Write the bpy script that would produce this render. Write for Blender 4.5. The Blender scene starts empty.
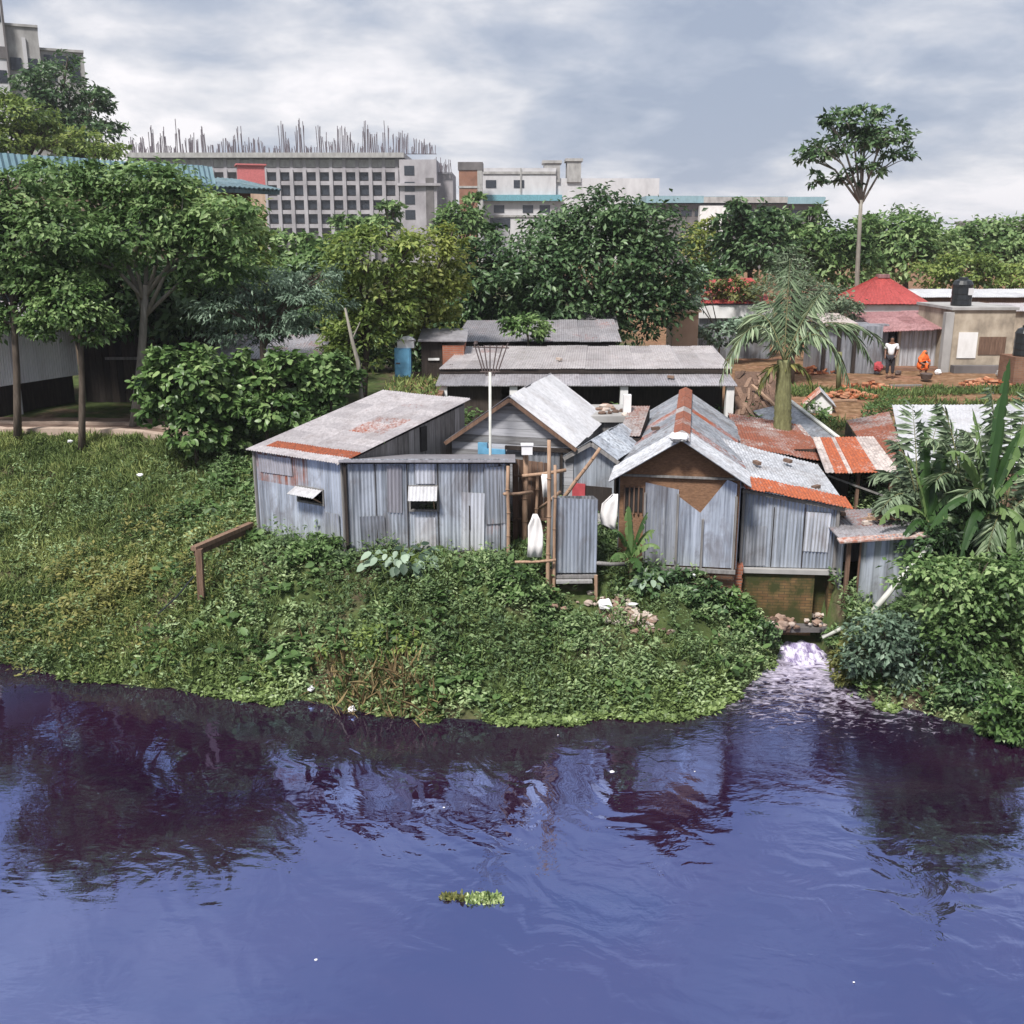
import bpy, math, random
import numpy as np
from mathutils import Vector, Matrix
random.seed(7); RNG = np.random.default_rng(11)
SC = bpy.context.scene; COL = SC.collection
R = math.radians
# ------------------------------------------------------------------ camera
TH, HC, FP = R(14.87), 9.9, 1024.0
cd = bpy.data.cameras.new('camera'); cam = bpy.data.objects.new('camera', cd); COL.objects.link(cam)
cam.location = (0, 0, HC); cam.rotation_euler = (R(90) - TH, 0, 0)
cd.sensor_width = 36; cd.lens = 36; cd.clip_end = 6000; cd.clip_start = .1
SC.camera = cam
def ray(px, py):
    a, b = (px - 512) / FP, (512 - py) / FP
    return Vector((a, math.cos(TH) + b * math.sin(TH), -math.sin(TH) + b * math.cos(TH)))
def at(px, py, Y):                      # the point seen at a pixel at ground distance Y
    d = ray(px, py); return Vector((0, 0, HC)) + d * (Y / d.y)
def on(px, py, z):
    d = ray(px, py); return Vector((0, 0, HC)) + d * ((z - HC) / d.z)
def mpp(Y): return Y * 0.985 / FP       # metres per pixel at distance Y
# ------------------------------------------------------------------ mesh builder
def V(p): return Vector(p)
class MB:
    def __init__(s): s.v = []; s.f = []; s.t = []; s.r = []; s.blocks = []
    def face(s, idx, t=.5, r=0.): s.f.append(tuple(idx)); s.t.append(t); s.r.append(r)
    def add(s, vs):
        n = len(s.v); s.v.extend([tuple(p) for p in vs]); return n
    def hexa(s, p, t=.5, r=0.):         # 8 points: bottom 0-3 ccw, top 4-7
        n = s.add(p)
        for q in ((3, 2, 1, 0), (4, 5, 6, 7), (0, 1, 5, 4), (1, 2, 6, 5), (2, 3, 7, 6), (3, 0, 4, 7)):
            s.face([n + i for i in q], t, r)
    def box(s, x0, x1, y0, y1, z0, z1, fr=None, t=.5, r=0.):
        ps = [(x0, y0, z0), (x1, y0, z0), (x1, y1, z0), (x0, y1, z0), (x0, y0, z1), (x1, y0, z1), (x1, y1, z1), (x0, y1, z1)]
        if fr: ps = [fr.p(*q) for q in ps]
        s.hexa(ps, t, r)
    def slab(s, c, th, t=.5, r=0.):     # four corners (ccw seen from outside), thickness th behind
        a, b, cc, d = [V(q) for q in c]
        n = (cc - a).cross(d - b).normalized() * th
        s.hexa([a - n, b - n, cc - n, d - n, a, b, cc, d], t, r)
    def prism(s, pts, off, t=.5, r=0.): # polygon extruded by vector off
        k = len(pts); off = V(off); n = s.add([V(p) for p in pts] + [V(p) + off for p in pts])
        s.face(range(n + k - 1, n - 1, -1), t, r); s.face(range(n + k, n + 2 * k), t, r)
        for i in range(k):
            j = (i + 1) % k; s.face((n + i, n + j, n + k + j, n + k + i), t, r)
    def bar(s, p, q, w, h=None, t=.5, up=(0, 0, 1), r=0.):
        p, q = V(p), V(q); h = h or w; d = (q - p).normalized(); u = V(up)
        if abs(d.dot(u)) > .98: u = V((0, 1, 0))
        x = d.cross(u).normalized() * (w / 2); y = x.cross(d).normalized() * (h / 2)
        s.hexa([p - x - y, p + x - y, p + x + y, p - x + y, q - x - y, q + x - y, q + x + y, q - x + y], t, r)
    def tube(s, pts, rad, n=7, t=.5, r=0., cap=True):
        pts = [V(p) for p in pts]; k = len(pts)
        if not hasattr(rad, '__len__'): rad = [rad] * k
        rings = []
        for i, p in enumerate(pts):
            d = (pts[min(i + 1, k - 1)] - pts[max(i - 1, 0)]).normalized()
            a = V((1, 0, 0)) if abs(d.x) < .9 else V((0, 1, 0))
            x = d.cross(a).normalized(); y = d.cross(x).normalized()
            rings.append(s.add([p + (x * math.cos(2 * math.pi * j / n) + y * math.sin(2 * math.pi * j / n)) * rad[i] for j in range(n)]))
        for i in range(k - 1):
            for j in range(n):
                j2 = (j + 1) % n
                s.face((rings[i] + j, rings[i] + j2, rings[i + 1] + j2, rings[i + 1] + j), t, r)
        if cap:
            s.face([rings[0] + j for j in range(n)][::-1], t, r); s.face([rings[-1] + j for j in range(n)], t, r)
    def ball(s, c, rx, ry, rz, n=10, m=7, t=.5, jit=0.):
        c = V(c); rows = []
        for i in range(1, m):
            th = math.pi * i / m
            rows.append(s.add([c + V((rx * math.sin(th) * math.cos(2 * math.pi * j / n), ry * math.sin(th) * math.sin(2 * math.pi * j / n), rz * math.cos(th))) * (1 + random.uniform(-jit, jit)) for j in range(n)]))
        tp = s.add([c + V((0, 0, rz))]); bt = s.add([c - V((0, 0, rz))])
        for i in range(m - 2):
            for j in range(n):
                j2 = (j + 1) % n; s.face((rows[i] + j, rows[i + 1] + j, rows[i + 1] + j2, rows[i] + j2), t)
        for j in range(n):
            j2 = (j + 1) % n; s.face((tp, rows[0] + j, rows[0] + j2), t); s.face((bt, rows[-1] + j2, rows[-1] + j), t)
    def corr(s, c, pitch=.09, amp=.012, sheet=.8, row=0, rust=None, th=.006, bend=.0, holes=(), rag=None):
        # corrugated sheets on the quad a,b,c,d (a-b bottom, d-c top seen from outside); ridges run from a to d
        a, b, cc, d = [V(q) for q in c]
        W = ((b - a).length + (cc - d).length) / 2; L = ((d - a).length + (cc - b).length) / 2
        nrm = (b - a).cross(d - a).normalized()
        nu = max(4, int(W / pitch) * 2); nv = max(1, round(L / row)) if row else 1
        us = sorted(set([i / nu for i in range(nu + 1)] + [h[0] for h in holes] + [h[1] for h in holes]))
        vs = sorted(set([i / nv for i in range(nv + 1)] + [h[2] for h in holes] + [h[3] for h in holes]))
        ph = random.random() * 6; tt = {}
        wob = [random.uniform(-1, 1) for _ in range(64)]; rag = (.045 if row else 0.) if rag is None else rag; vd = (d - a).normalized()
        def P(u, v, back):
            q = (a * (1 - u) + b * u) * (1 - v) + (d * (1 - u) + cc * u) * v
            k = int(u * W / sheet)
            o = amp * math.cos(math.pi * round(u * nu)) + amp * .8 * (k % 2) + bend * wob[k % 64] * v
            q = q + vd * (rag * wob[(k * 7 + 3) % 64] * (1 if v == 0 else .6) if v in (0, 1) else 0.)
            return q + nrm * (o - back)
        idx = {}
        for i, u in enumerate(us):
            for j, v in enumerate(vs):
                idx[i, j] = s.add([P(u, v, 0), P(u, v, th)])
        full = set()
        for i in range(len(us) - 1):
            for j in range(len(vs) - 1):
                um, vm = (us[i] + us[i + 1]) / 2, (vs[j] + vs[j + 1]) / 2
                if any(h[0] < um < h[1] and h[2] < vm < h[3] for h in holes): continue
                full.add((i, j))
        for (i, j) in full:
            um, vm = (us[i] + us[i + 1]) / 2, (vs[j] + vs[j + 1]) / 2
            key = (int(um * W / sheet), int(vm * nv))
            if key not in tt: tt[key] = (random.random(), random.random())
            t = tt[key][0]; r = rust(um, vm, tt[key][1]) if callable(rust) else (rust or 0)
            A, B, C_, D = idx[i, j], idx[i + 1, j], idx[i + 1, j + 1], idx[i, j + 1]
            s.face((A, B, C_, D), t, r); s.face((D + 1, C_ + 1, B + 1, A + 1), t, r)
            if (i, j - 1) not in full: s.face((A + 1, B + 1, B, A), t, r)
            if (i, j + 1) not in full: s.face((D, C_, C_ + 1, D + 1), t, r)
            if (i - 1, j) not in full: s.face((A, D, D + 1, A + 1), t, r)
            if (i + 1, j) not in full: s.face((B + 1, C_ + 1, C_, B), t, r)
    def planks(s, c, w=.16, th=.025, along='v', gap=.006, r=0.):   # boards side by side on a quad
        a, b, cc, d = [V(q) for q in c]
        if along == 'u': a, b, cc, d = a, d, cc, b
        L = ((b - a).length + (cc - d).length) / 2; n = max(1, int(L / w))
        nrm = (b - a).cross(d - a).normalized()
        if along == 'u': nrm = -nrm
        for i in range(n):
            u0, u1 = i / n + gap / L, (i + 1) / n - gap / L * random.uniform(0, 1)
            o = nrm * random.uniform(-.006, .006); e = random.uniform(-.03, .02)
            q = [a.lerp(b, u0) + o, a.lerp(b, u1) + o, d.lerp(cc, u1) + o, d.lerp(cc, u0) + o]
            if along == 'u': q = q[::-1]
            s.slab(q, th, random.random(), r)
    def leafblock(s, P, N, S, A, T, D=None): s.blocks.append((P, N, S, A, T, D))
class Frame:                            # local axes: u along the front, d into the depth, leaning right by r degrees
    def __init__(s, x, y, r=0., z=0.):
        s.o = V((x, y, z)); r = R(r); s.u = V((math.cos(r), -math.sin(r), 0)); s.d = V((math.sin(r), math.cos(r), 0))
    def p(s, u, d, z): return s.o + s.u * u + s.d * d + V((0, 0, z))
def leafgeo(P, N, S, A, T, D=None, fold=.18, droop=.12):
    n = len(P); N = N / (np.linalg.norm(N, axis=1, keepdims=True) + 1e-9)
    if D is None: D = RNG.normal(size=(n, 3))
    D = D - N * np.sum(D * N, axis=1, keepdims=True); D /= (np.linalg.norm(D, axis=1, keepdims=True) + 1e-9)
    X = np.cross(D, N); L = S[:, None]; Wd = (S * A)[:, None] * .5
    b = P; tip = P + D * L - N * L * droop
    l = P + D * L * .45 + X * Wd + N * Wd * fold * 2; r_ = P + D * L * .45 - X * Wd + N * Wd * fold * 2
    v = np.stack([b, r_, tip, l], 1).reshape(-1, 3)
    if A.mean() >= .6 and S.mean() > .16:
        c = lambda t, w_, h: P + D * L * t + X * Wd * w_ * 2 + N * (np.abs(w_) * Wd * fold * 2 - L * droop * h)
        v = np.stack([b, c(.12, -.36, 0), c(.42, -.5, .1), c(.75, -.34, .5), P + D * L - N * L * droop, c(.75, .34, .5), c(.42, .5, .1), c(.12, .36, 0), c(.42, 0., .1), c(.75, 0., .5)], 1).reshape(-1, 3)
        k = np.arange(n)[:, None] * 10
        f = np.concatenate([k + q for q in ([0, 1, 8], [1, 2, 8], [2, 9, 8], [2, 3, 9], [3, 4, 9], [4, 5, 9], [5, 6, 9], [6, 8, 9], [6, 7, 8], [7, 0, 8])], 1).reshape(-1, 3)
        return v, f, np.repeat(T, 10)
    k = np.arange(n)[:, None] * 4
    f = np.concatenate([k + [0, 1, 2], k + [0, 2, 3]], 1).reshape(-1, 3)
    return v, f, np.repeat(T, 2)
def mesh_np(name, v, f3, t, r=None):
    me = bpy.data.meshes.new(name); n = len(f3)
    me.vertices.add(len(v)); me.vertices.foreach_set('co', np.ascontiguousarray(v, np.float32).ravel())
    me.loops.add(n * 3); me.loops.foreach_set('vertex_index', np.ascontiguousarray(f3, np.int32).ravel())
    me.polygons.add(n); me.polygons.foreach_set('loop_start', np.arange(0, n * 3, 3, dtype=np.int32))
    me.update(calc_edges=True)
    a = me.attributes.new('tint', 'FLOAT', 'FACE'); a.data.foreach_set('value', np.ascontiguousarray(t, np.float32))
    return me
def origin(o):
    p = V((0, 0, 0))
    while o: p = p + o.location; o = o.parent
    return p
def put(name, me, mat, parent=None, loc=None, smooth=False):
    o = bpy.data.objects.new(name, me); COL.objects.link(o)
    if parent is not None: o.parent = parent
    elif loc is not None: o.location = loc
    me.materials.clear()
    for m in (mat if isinstance(mat, (list, tuple)) else [mat]): me.materials.append(m)
    if smooth: me.polygons.foreach_set('use_smooth', [True] * len(me.polygons))
    return o
def obj(name, mb, mat, parent=None, loc=None, smooth=False):
    off = origin(parent) if parent is not None else (V(loc) if loc is not None else V((0, 0, 0)))
    if mb.blocks:
        vs, fs, ts, n = [], [], [], 0
        for bl in mb.blocks:
            v, f, t = leafgeo(*bl); vs.append(v); fs.append(f + n); ts.append(t); n += len(v)
        me = mesh_np(name, np.concatenate(vs) - np.array(off), np.concatenate(fs), np.concatenate(ts))
    else:
        me = bpy.data.meshes.new(name)
        me.from_pydata([(p[0] - off.x, p[1] - off.y, p[2] - off.z) for p in mb.v], [], mb.f)
        a = me.attributes.new('tint', 'FLOAT', 'FACE'); a.data.foreach_set('value', mb.t)
        a = me.attributes.new('rust', 'FLOAT', 'FACE'); a.data.foreach_set('value', mb.r)
        me.update()
    return put(name, me, mat, parent, loc, smooth)
def tag(o, label, cat, group=None, kind=None):
    o['label'] = label; o['category'] = cat
    if group: o['group'] = group
    if kind: o['kind'] = kind
    return o
def thing(name, label, cat, loc, group=None):
    o = bpy.data.objects.new(name, None); COL.objects.link(o); o.location = loc; o.empty_display_size = .2
    return tag(o, label, cat, group)
def one(name, mb, mat, label, cat, loc, group=None, smooth=False):
    return tag(obj(name, mb, mat, None, loc, smooth), label, cat, group)
def struct(name, mb_or_me, mat, smooth=False):
    o = obj(name, mb_or_me, mat, None, (0, 0, 0), smooth) if isinstance(mb_or_me, MB) else put(name, mb_or_me, mat, None, (0, 0, 0), smooth)
    o['kind'] = 'structure'; return o
# ------------------------------------------------------------------ noise on arrays
_G = RNG.random((256, 256))
def vnoise(x, y):
    x = np.asarray(x, float); y = np.asarray(y, float)
    xi = np.floor(x).astype(int); yi = np.floor(y).astype(int); fx = x - xi; fy = y - yi
    fx = fx * fx * (3 - 2 * fx); fy = fy * fy * (3 - 2 * fy); g = lambda a, b: _G[a % 256, b % 256]
    return (g(xi, yi) * (1 - fx) + g(xi + 1, yi) * fx) * (1 - fy) + (g(xi, yi + 1) * (1 - fx) + g(xi + 1, yi + 1) * fx) * fy
def fbm(x, y, o=3):
    s = 0; a = .5
    for i in range(o): s = s + a * vnoise(x * 2 ** i + 17 * i, y * 2 ** i + 9 * i); a *= .5
    return s / (1 - .5 ** o)
# ------------------------------------------------------------------ materials
class NT:
    def __init__(s, name):
        s.m = bpy.data.materials.new(name); s.m.use_nodes = True; s.t = s.m.node_tree; s.t.nodes.clear()
        s.out = s.t.nodes.new('ShaderNodeOutputMaterial')
    def n(s, typ, **k):
        nd = s.t.nodes.new(typ)
        for a, b in k.items():
            if a.startswith('_'): setattr(nd, a[1:], b)
        return nd
    def link(s, a, b): s.t.links.new(a, b)
    def coord(s, scale=(1, 1, 1), kind='Object'):
        tc = s.n('ShaderNodeTexCoord'); mp = s.n('ShaderNodeMapping'); mp.inputs['Scale'].default_value = scale
        s.link(tc.outputs[kind], mp.inputs['Vector']); return mp.outputs[0]
    def noise(s, scale, detail=4, vec=None, rough=.55, dist=0.):
        nd = s.n('ShaderNodeTexNoise'); nd.inputs['Scale'].default_value = scale; nd.inputs['Detail'].default_value = detail
        nd.inputs['Roughness'].default_value = rough; nd.inputs['Distortion'].default_value = dist
        s.link(vec if vec is not None else s.coord(), nd.inputs['Vector']); return nd.outputs['Fac']
    def attr(s, name):
        nd = s.n('ShaderNodeAttribute'); nd.attribute_name = name; return nd.outputs['Fac']
    def ramp(s, fac, stops, interp='LINEAR'):
        nd = s.n('ShaderNodeValToRGB'); e = nd.color_ramp.elements; nd.color_ramp.interpolation = interp
        while len(e) < len(stops): e.new(.5)
        for i, (p, c) in enumerate(stops):
            e[i].position = p; e[i].color = (*c, 1) if hasattr(c, '__len__') else (c, c, c, 1)
        s.link(fac, nd.inputs['Fac']); return nd.outputs['Color']
    def mix(s, fac, a, b, mode='MIX'):
        nd = s.n('ShaderNodeMix'); nd.data_type = 'RGBA'; nd.blend_type = mode
        for i, v in ((0, fac), (6, a), (7, b)):
            if hasattr(v, 'links'): s.link(v, nd.inputs[i])
            else: nd.inputs[i].default_value = v if i == 0 else (*v, 1)
        return nd.outputs[2]
    def math(s, op, a, b=None, clamp=False):
        nd = s.n('ShaderNodeMath'); nd.operation = op; nd.use_clamp = clamp
        for i, v in enumerate((a, b)):
            if v is None: continue
            if hasattr(v, 'links'): s.link(v, nd.inputs[i])
            else: nd.inputs[i].default_value = v
        return nd.outputs[0]
    def bump(s, h, strength=.3, dist=.05):
        nd = s.n('ShaderNodeBump'); nd.inputs['Strength'].default_value = strength; nd.inputs['Distance'].default_value = dist
        s.link(h, nd.inputs['Height']); return nd.outputs[0]
    def bsdf(s, col, rough=.7, metal=0., normal=None, spec=.4):
        b = s.n('ShaderNodeBsdfPrincipled')
        for k, v in (('Base Color', col), ('Roughness', rough), ('Metallic', metal), ('Specular IOR Level', spec)):
            if hasattr(v, 'links'): s.link(v, b.inputs[k])
            else: b.inputs[k].default_value = (*v, 1) if hasattr(v, '__len__') else v
        if normal is not None: s.link(normal, b.inputs['Normal'])
        s.link(b.outputs[0], s.out.inputs['Surface']); return b
def sc(c, k): return tuple(min(1, x * k) for x in c)
def m_leaf(name, dark, mid, light, rough=.5, trans=.3, spec=.35):
    dark, mid, light = sc(dark, 1.05), sc(mid, 1.5), sc(light, 1.5)
    s = NT(name); t = s.attr('tint')
    vn = s.noise(.9, 3); f = s.math('ADD', s.math('MULTIPLY', t, .75), s.math('MULTIPLY', vn, .25))
    c = s.ramp(f, [(.12, dark), (.5, mid), (.88, light)])
    b = s.bsdf(c, rough, spec=spec); tr = s.n('ShaderNodeBsdfTranslucent'); s.link(s.mix(.5, c, (.35, .45, .05), 'MULTIPLY'), tr.inputs[0])
    s.link(c, tr.inputs[0])
    mx = s.n('ShaderNodeMixShader'); mx.inputs[0].default_value = trans
    s.link(b.outputs[0], mx.inputs[1]); s.link(tr.outputs[0], mx.inputs[2]); s.link(mx.outputs[0], s.out.inputs['Surface'])
    return s.m
RUST1, RUST2 = (.33, .085, .035), (.13, .045, .028)
def m_tin(name, c1, c2, rust=.0, rough=.42, metal=.25, rustc=(RUST2, RUST1), streak=(9, 9, .35), dirt=.75):
    s = NT(name); t = s.attr('tint'); r = s.attr('rust')
    st = s.noise(1, 5, s.coord(streak), .65); big = s.noise(.9, 4); fine = s.noise(14, 3)
    base = s.mix(t, c1, c2)
    base = s.mix(s.math('MULTIPLY', s.ramp(st, [(.42, 0.), (.66, 1.)]), dirt), base, sc(c1, .42))
    stn = s.noise(1, 6, s.coord((1.6, 1.6, .8)), .7, .6)
    base = s.mix(s.math('MULTIPLY', s.ramp(stn, [(.5, 0.), (.64, 1.)]), dirt * .8), base, (c1[0] * .55, c1[1] * .47, c1[2] * .42))
    base = s.mix(s.math('MULTIPLY', s.ramp(big, [(.5, 0.), (.75, 1.)]), .35), base, sc(c2, 1.25))
    mask = s.math('ADD', s.math('ADD', s.math('MULTIPLY', big, .55), s.math('MULTIPLY', st, .45)), s.math('SUBTRACT', s.math('MULTIPLY', r, .55), .76 - rust * .3))
    mask = s.math('MULTIPLY', mask, 6, True)
    rc = s.ramp(fine, [(.3, rustc[0]), (.7, rustc[1])])
    c = s.mix(mask, base, rc)
    rg = s.math('ADD', s.math('MULTIPLY', mask, .4), rough)
    mt = s.math('MULTIPLY', s.math('SUBTRACT', 1., mask), metal)
    s.bsdf(c, rg, mt, s.bump(st, .12, .02)); return s.m
def m_mix(name, cols, scale=3., stretch=(1, 1, 1), rough=.8, bump=.3, spec=.25, tint=.35, detail=5):
    s = NT(name); n = s.noise(scale, detail, s.coord(stretch), .6); t = s.attr('tint')
    f = s.math('ADD', s.math('MULTIPLY', n, 1 - tint), s.math('MULTIPLY', t, tint))
    k = len(cols); c = s.ramp(f, [(.25 + .5 * i / max(1, k - 1), q) for i, q in enumerate(cols)])
    s.bsdf(c, rough, 0, s.bump(n, bump, .03), spec); return s.m
def m_brick(name, c1, c2, mortar, scale=1., moss=None, mossamt=.0, w=.24, h=.075):
    s = NT(name); tc = s.coord((1, 1, 1)); sep = s.n('ShaderNodeSeparateXYZ'); s.link(tc, sep.inputs[0])
    cb = s.n('ShaderNodeCombineXYZ'); s.link(s.math('ADD', sep.outputs[0], sep.outputs[1]), cb.inputs[0]); s.link(sep.outputs[2], cb.inputs[1])
    b = s.n('ShaderNodeTexBrick'); s.link(cb.outputs[0], b.inputs['Vector'])
    b.inputs['Scale'].default_value = scale; b.inputs['Brick Width'].default_value = w; b.inputs['Row Height'].default_value = h; b.inputs['Mortar Size'].default_value = .008
    for k, c in (('Color1', c1), ('Color2', c2), ('Mortar', mortar)): b.inputs[k].default_value = (*c, 1)
    c = b.outputs['Color']; n = s.noise(1.6, 6)
    c = s.mix(s.ramp(n, [(.35, 0.), (.75, .6)]), c, sc(c1, .4))
    if moss: c = s.mix(s.ramp(s.noise(2.3, 6), [(.55 - mossamt * .4, 0.), (.7 - mossamt * .3, 1.)]), c, moss)
    s.bsdf(c, .9, 0, s.bump(b.outputs['Fac'], -.3, .02), .2); return s.m
def m_plain(name, c, rough=.6, metal=0., var=.25, scale=4., spec=.4):
    s = NT(name); n = s.noise(scale, 5); s.bsdf(s.ramp(n, [(.3, sc(c, 1 - var)), (.7, sc(c, 1 + var))]), rough, metal, None, spec); return s.m
M = {}
M['leaf_mid'] = m_leaf('leaf_mid', (.022, .048, .016), (.09, .155, .05), (.27, .35, .16), trans=.4)
M['leaf_weed'] = m_leaf('leaf_weed', (.03, .058, .023), (.105, .158, .064), (.27, .335, .17))
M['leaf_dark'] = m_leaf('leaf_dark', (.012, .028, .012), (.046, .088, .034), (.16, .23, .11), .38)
M['leaf_blue'] = m_leaf('leaf_blue', (.03, .055, .036), (.1, .15, .1), (.24, .31, .23))
M['leaf_yellow'] = m_leaf('leaf_yellow', (.05, .075, .016), (.15, .185, .04), (.3, .31, .1), trans=.4)
M['leaf_bright'] = m_leaf('leaf_bright', (.02, .046, .014), (.072, .13, .038), (.2, .27, .11), .38)
M['leaf_lime'] = m_leaf('leaf_lime', (.035, .065, .018), (.115, .165, .04), (.26, .3, .09), trans=.4)
M['leaf_grey'] = m_leaf('leaf_grey', (.04, .06, .04), (.11, .15, .09), (.22, .27, .18))
M['leaf_olive'] = m_leaf('leaf_olive', (.045, .055, .018), (.105, .115, .035), (.22, .2, .065))
M['grass'] = m_leaf('grass', (.035, .06, .02), (.1, .14, .045), (.23, .25, .09), .6, .3, .2)
M['dry'] = m_leaf('dry', (.08, .055, .03), (.2, .15, .075), (.42, .36, .19), .8, .2, .1)
M['hyacinth'] = m_leaf('hyacinth', (.05, .08, .025), (.165, .225, .08), (.33, .38, .18), .35)
M['banana'] = m_leaf('banana', (.02, .05, .016), (.05, .1, .03), (.12, .18, .065), .38, .35)
M['palm'] = m_leaf('palm', (.045, .075, .04), (.11, .155, .085), (.25, .3, .19), .4, .25)
M['bark'] = m_mix('bark', [(.035, .028, .022), (.09, .07, .055), (.17, .14, .11)], 5, (3, 3, .5))
M['bark_pale'] = m_mix('bark_pale', [(.12, .11, .09), (.22, .2, .17), (.36, .34, .3)], 5, (3, 3, .5))
M['palm_trunk'] = m_mix('palm_trunk', [(.06, .055, .03), (.15, .15, .07), (.3, .3, .15)], 6, (3, 3, .6))
M['tin_blue'] = m_tin('tin_blue', (.325, .355, .405), (.50, .535, .585), .14, dirt=.9)
M['tin_grey'] = m_tin('tin_grey', (.24, .255, .285), (.38, .395, .425), .2, dirt=.9)
M['tin_pale'] = m_tin('tin_pale', (.46, .47, .5), (.6, .61, .64), .2)
M['tin_roof'] = m_tin('tin_roof', (.38, .35, .355), (.55, .51, .51), .3, dirt=.45)
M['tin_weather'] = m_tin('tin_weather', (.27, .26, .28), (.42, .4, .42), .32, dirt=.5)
M['tin_teal'] = m_tin('tin_teal', (.10, .16, .185), (.15, .215, .24), .0, .55, .05)
M['tin_shade'] = m_tin('tin_shade', (.10, .095, .09), (.16, .15, .145), .2)  # roof tin coloured near black to imitate the shaded gap under the trees
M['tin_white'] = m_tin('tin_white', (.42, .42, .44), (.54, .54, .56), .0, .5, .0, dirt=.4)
M['tin_bright'] = m_tin('tin_bright', (.74, .74, .78), (.84, .84, .87), -.2, .5, .0, dirt=.2)  # white tin lifted in colour to offset the tree shade on one wall
M['tin_rust'] = m_tin('tin_rust', (.33, .29, .28), (.46, .42, .41), .62, .6, .1, ((.13, .05, .035), (.3, .1, .055)))
M['tin_orange'] = m_tin('tin_orange', (.46, .4, .38), (.6, .52, .48), .62, .6, .1, ((.2, .06, .035), (.46, .125, .05)))
M['tin_red'] = m_tin('tin_red', (.36, .06, .055), (.46, .095, .085), .0, .5, .05, ((.16, .06, .05), (.28, .12, .1)))
M['tin_maroon'] = m_tin('tin_maroon', (.26, .12, .12), (.4, .22, .22), .1, .5, .05)
M['tin_cyan'] = m_tin('tin_cyan', (.2, .33, .38), (.28, .41, .46), -.1, .5, .0, dirt=.3)
M['wood_grey'] = m_mix('wood_grey', [(.09, .085, .08), (.2, .19, .185), (.33, .32, .32)], 3, (5, 5, .6))
M['wood_level'] = m_mix('wood_level', [(.13, .125, .125), (.27, .27, .28), (.42, .42, .45)], 2.2, (.5, .5, 7))
M['wood_brown'] = m_mix('wood_brown', [(.055, .035, .025), (.14, .085, .06), (.26, .17, .12)], 3, (6, 6, .6))
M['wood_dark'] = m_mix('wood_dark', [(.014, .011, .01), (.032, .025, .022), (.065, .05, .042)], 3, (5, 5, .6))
M['bamboo'] = m_mix('bamboo', [(.17, .11, .07), (.34, .22, .15), (.48, .35, .25)], 4, (4, 4, 1))
M['mat'] = m_mix('mat', [(.07, .04, .025), (.2, .11, .065), (.33, .19, .11)], 6, (2, 2, 5))
M['cloth'] = m_plain('cloth', (.78, .75, .74), .9, 0, .06)
M['plaster'] = m_mix('plaster', [(.10, .085, .07), (.38, .32, .25), (.6, .53, .43)], 1.1, (1, 1, .7), .9, .2, .15, .1, 7)
M['plaster_peach'] = m_mix('plaster_peach', [(.3, .2, .14), (.48, .34, .25), (.58, .43, .33)], 1.0, (1, 1, .5), .9, .2, .15, .1)
M['concrete'] = m_mix('concrete', [(.2, .19, .185), (.33, .32, .31), (.45, .44, .43)], 1.2, (1, 1, .5), .9, .2, .2, .1, 7)
M['concrete_pale'] = m_mix('concrete_pale', [(.36, .35, .36), (.5, .49, .5), (.6, .59, .6)], .5, (1, 1, .4), .9, .1, .2, .1, 6)
M['concrete_mauve'] = m_mix('concrete_mauve', [(.2, .185, .195), (.33, .31, .325), (.46, .44, .46)], .35, (1, 1, .5), .9, .1, .2, .1, 7)
M['concrete_dark'] = m_mix('concrete_dark', [(.07, .065, .065), (.13, .12, .12), (.2, .18, .18)], .6, (1, 1, .5), .9, .1, .2, .1, 6)
M['dark_glass'] = m_plain('dark_glass', (.03, .035, .045), .25, 0, .3)
M['painted_void'] = m_plain('painted_void', (.02, .018, .018), .9, 0, .3)  # near-black colour stands in for the unlit depth of openings
M['brick_red'] = m_brick('brick_red', (.3, .1, .06), (.38, .15, .09), (.25, .2, .17))
M['brick_brown'] = m_brick('brick_brown', (.2, .1, .065), (.26, .14, .09), (.2, .16, .13))
M['brick_moss'] = m_brick('brick_moss', (.15, .085, .04), (.22, .14, .065), (.07, .055, .035), 1, (.045, .05, .018), .42)
M['white_paint'] = m_mix('white_paint', [(.5, .48, .46), (.7, .69, .68), (.78, .78, .78)], 1.6, (1, 1, .4), .7, .05, .3, .1)
M['blue_paint'] = m_plain('blue_paint', (.13, .33, .5), .5, 0, .2)
M['black_plastic'] = m_plain('black_plastic', (.018, .02, .022), .35, 0, .3)
M['red_paint'] = m_plain('red_paint', (.5, .14, .14), .7, 0, .15)
M['iron'] = m_plain('iron', (.12, .09, .08), .6, .4, .35)
M['rebar'] = m_plain('rebar', (.12, .1, .115), .8, .1, .3)
M['pipe'] = m_plain('pipe', (.52, .52, .48), .55, 0, .15)
M['rubble'] = m_mix('rubble', [(.10, .065, .05), (.25, .165, .125), (.5, .43, .38)], 3, (1, 1, 1), .9, .3, .2, .8)
M['trash'] = m_plain('trash', (.75, .74, .76), .6, 0, .1)
M['skin'] = m_plain('skin', (.16, .08, .05), .5, 0, .1)
M['hair'] = m_plain('hair', (.012, .01, .01), .5, 0, .2)
M['shirt_white'] = m_plain('shirt_white', (.72, .72, .74), .85, 0, .06)
M['trouser'] = m_plain('trouser', (.03, .028, .035), .85, 0, .2)
M['sari'] = m_plain('sari', (.72, .14, .03), .8, 0, .15, 9)
M['cloth_red'] = m_plain('cloth_red', (.4, .06, .07), .85, 0, .2)
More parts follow.
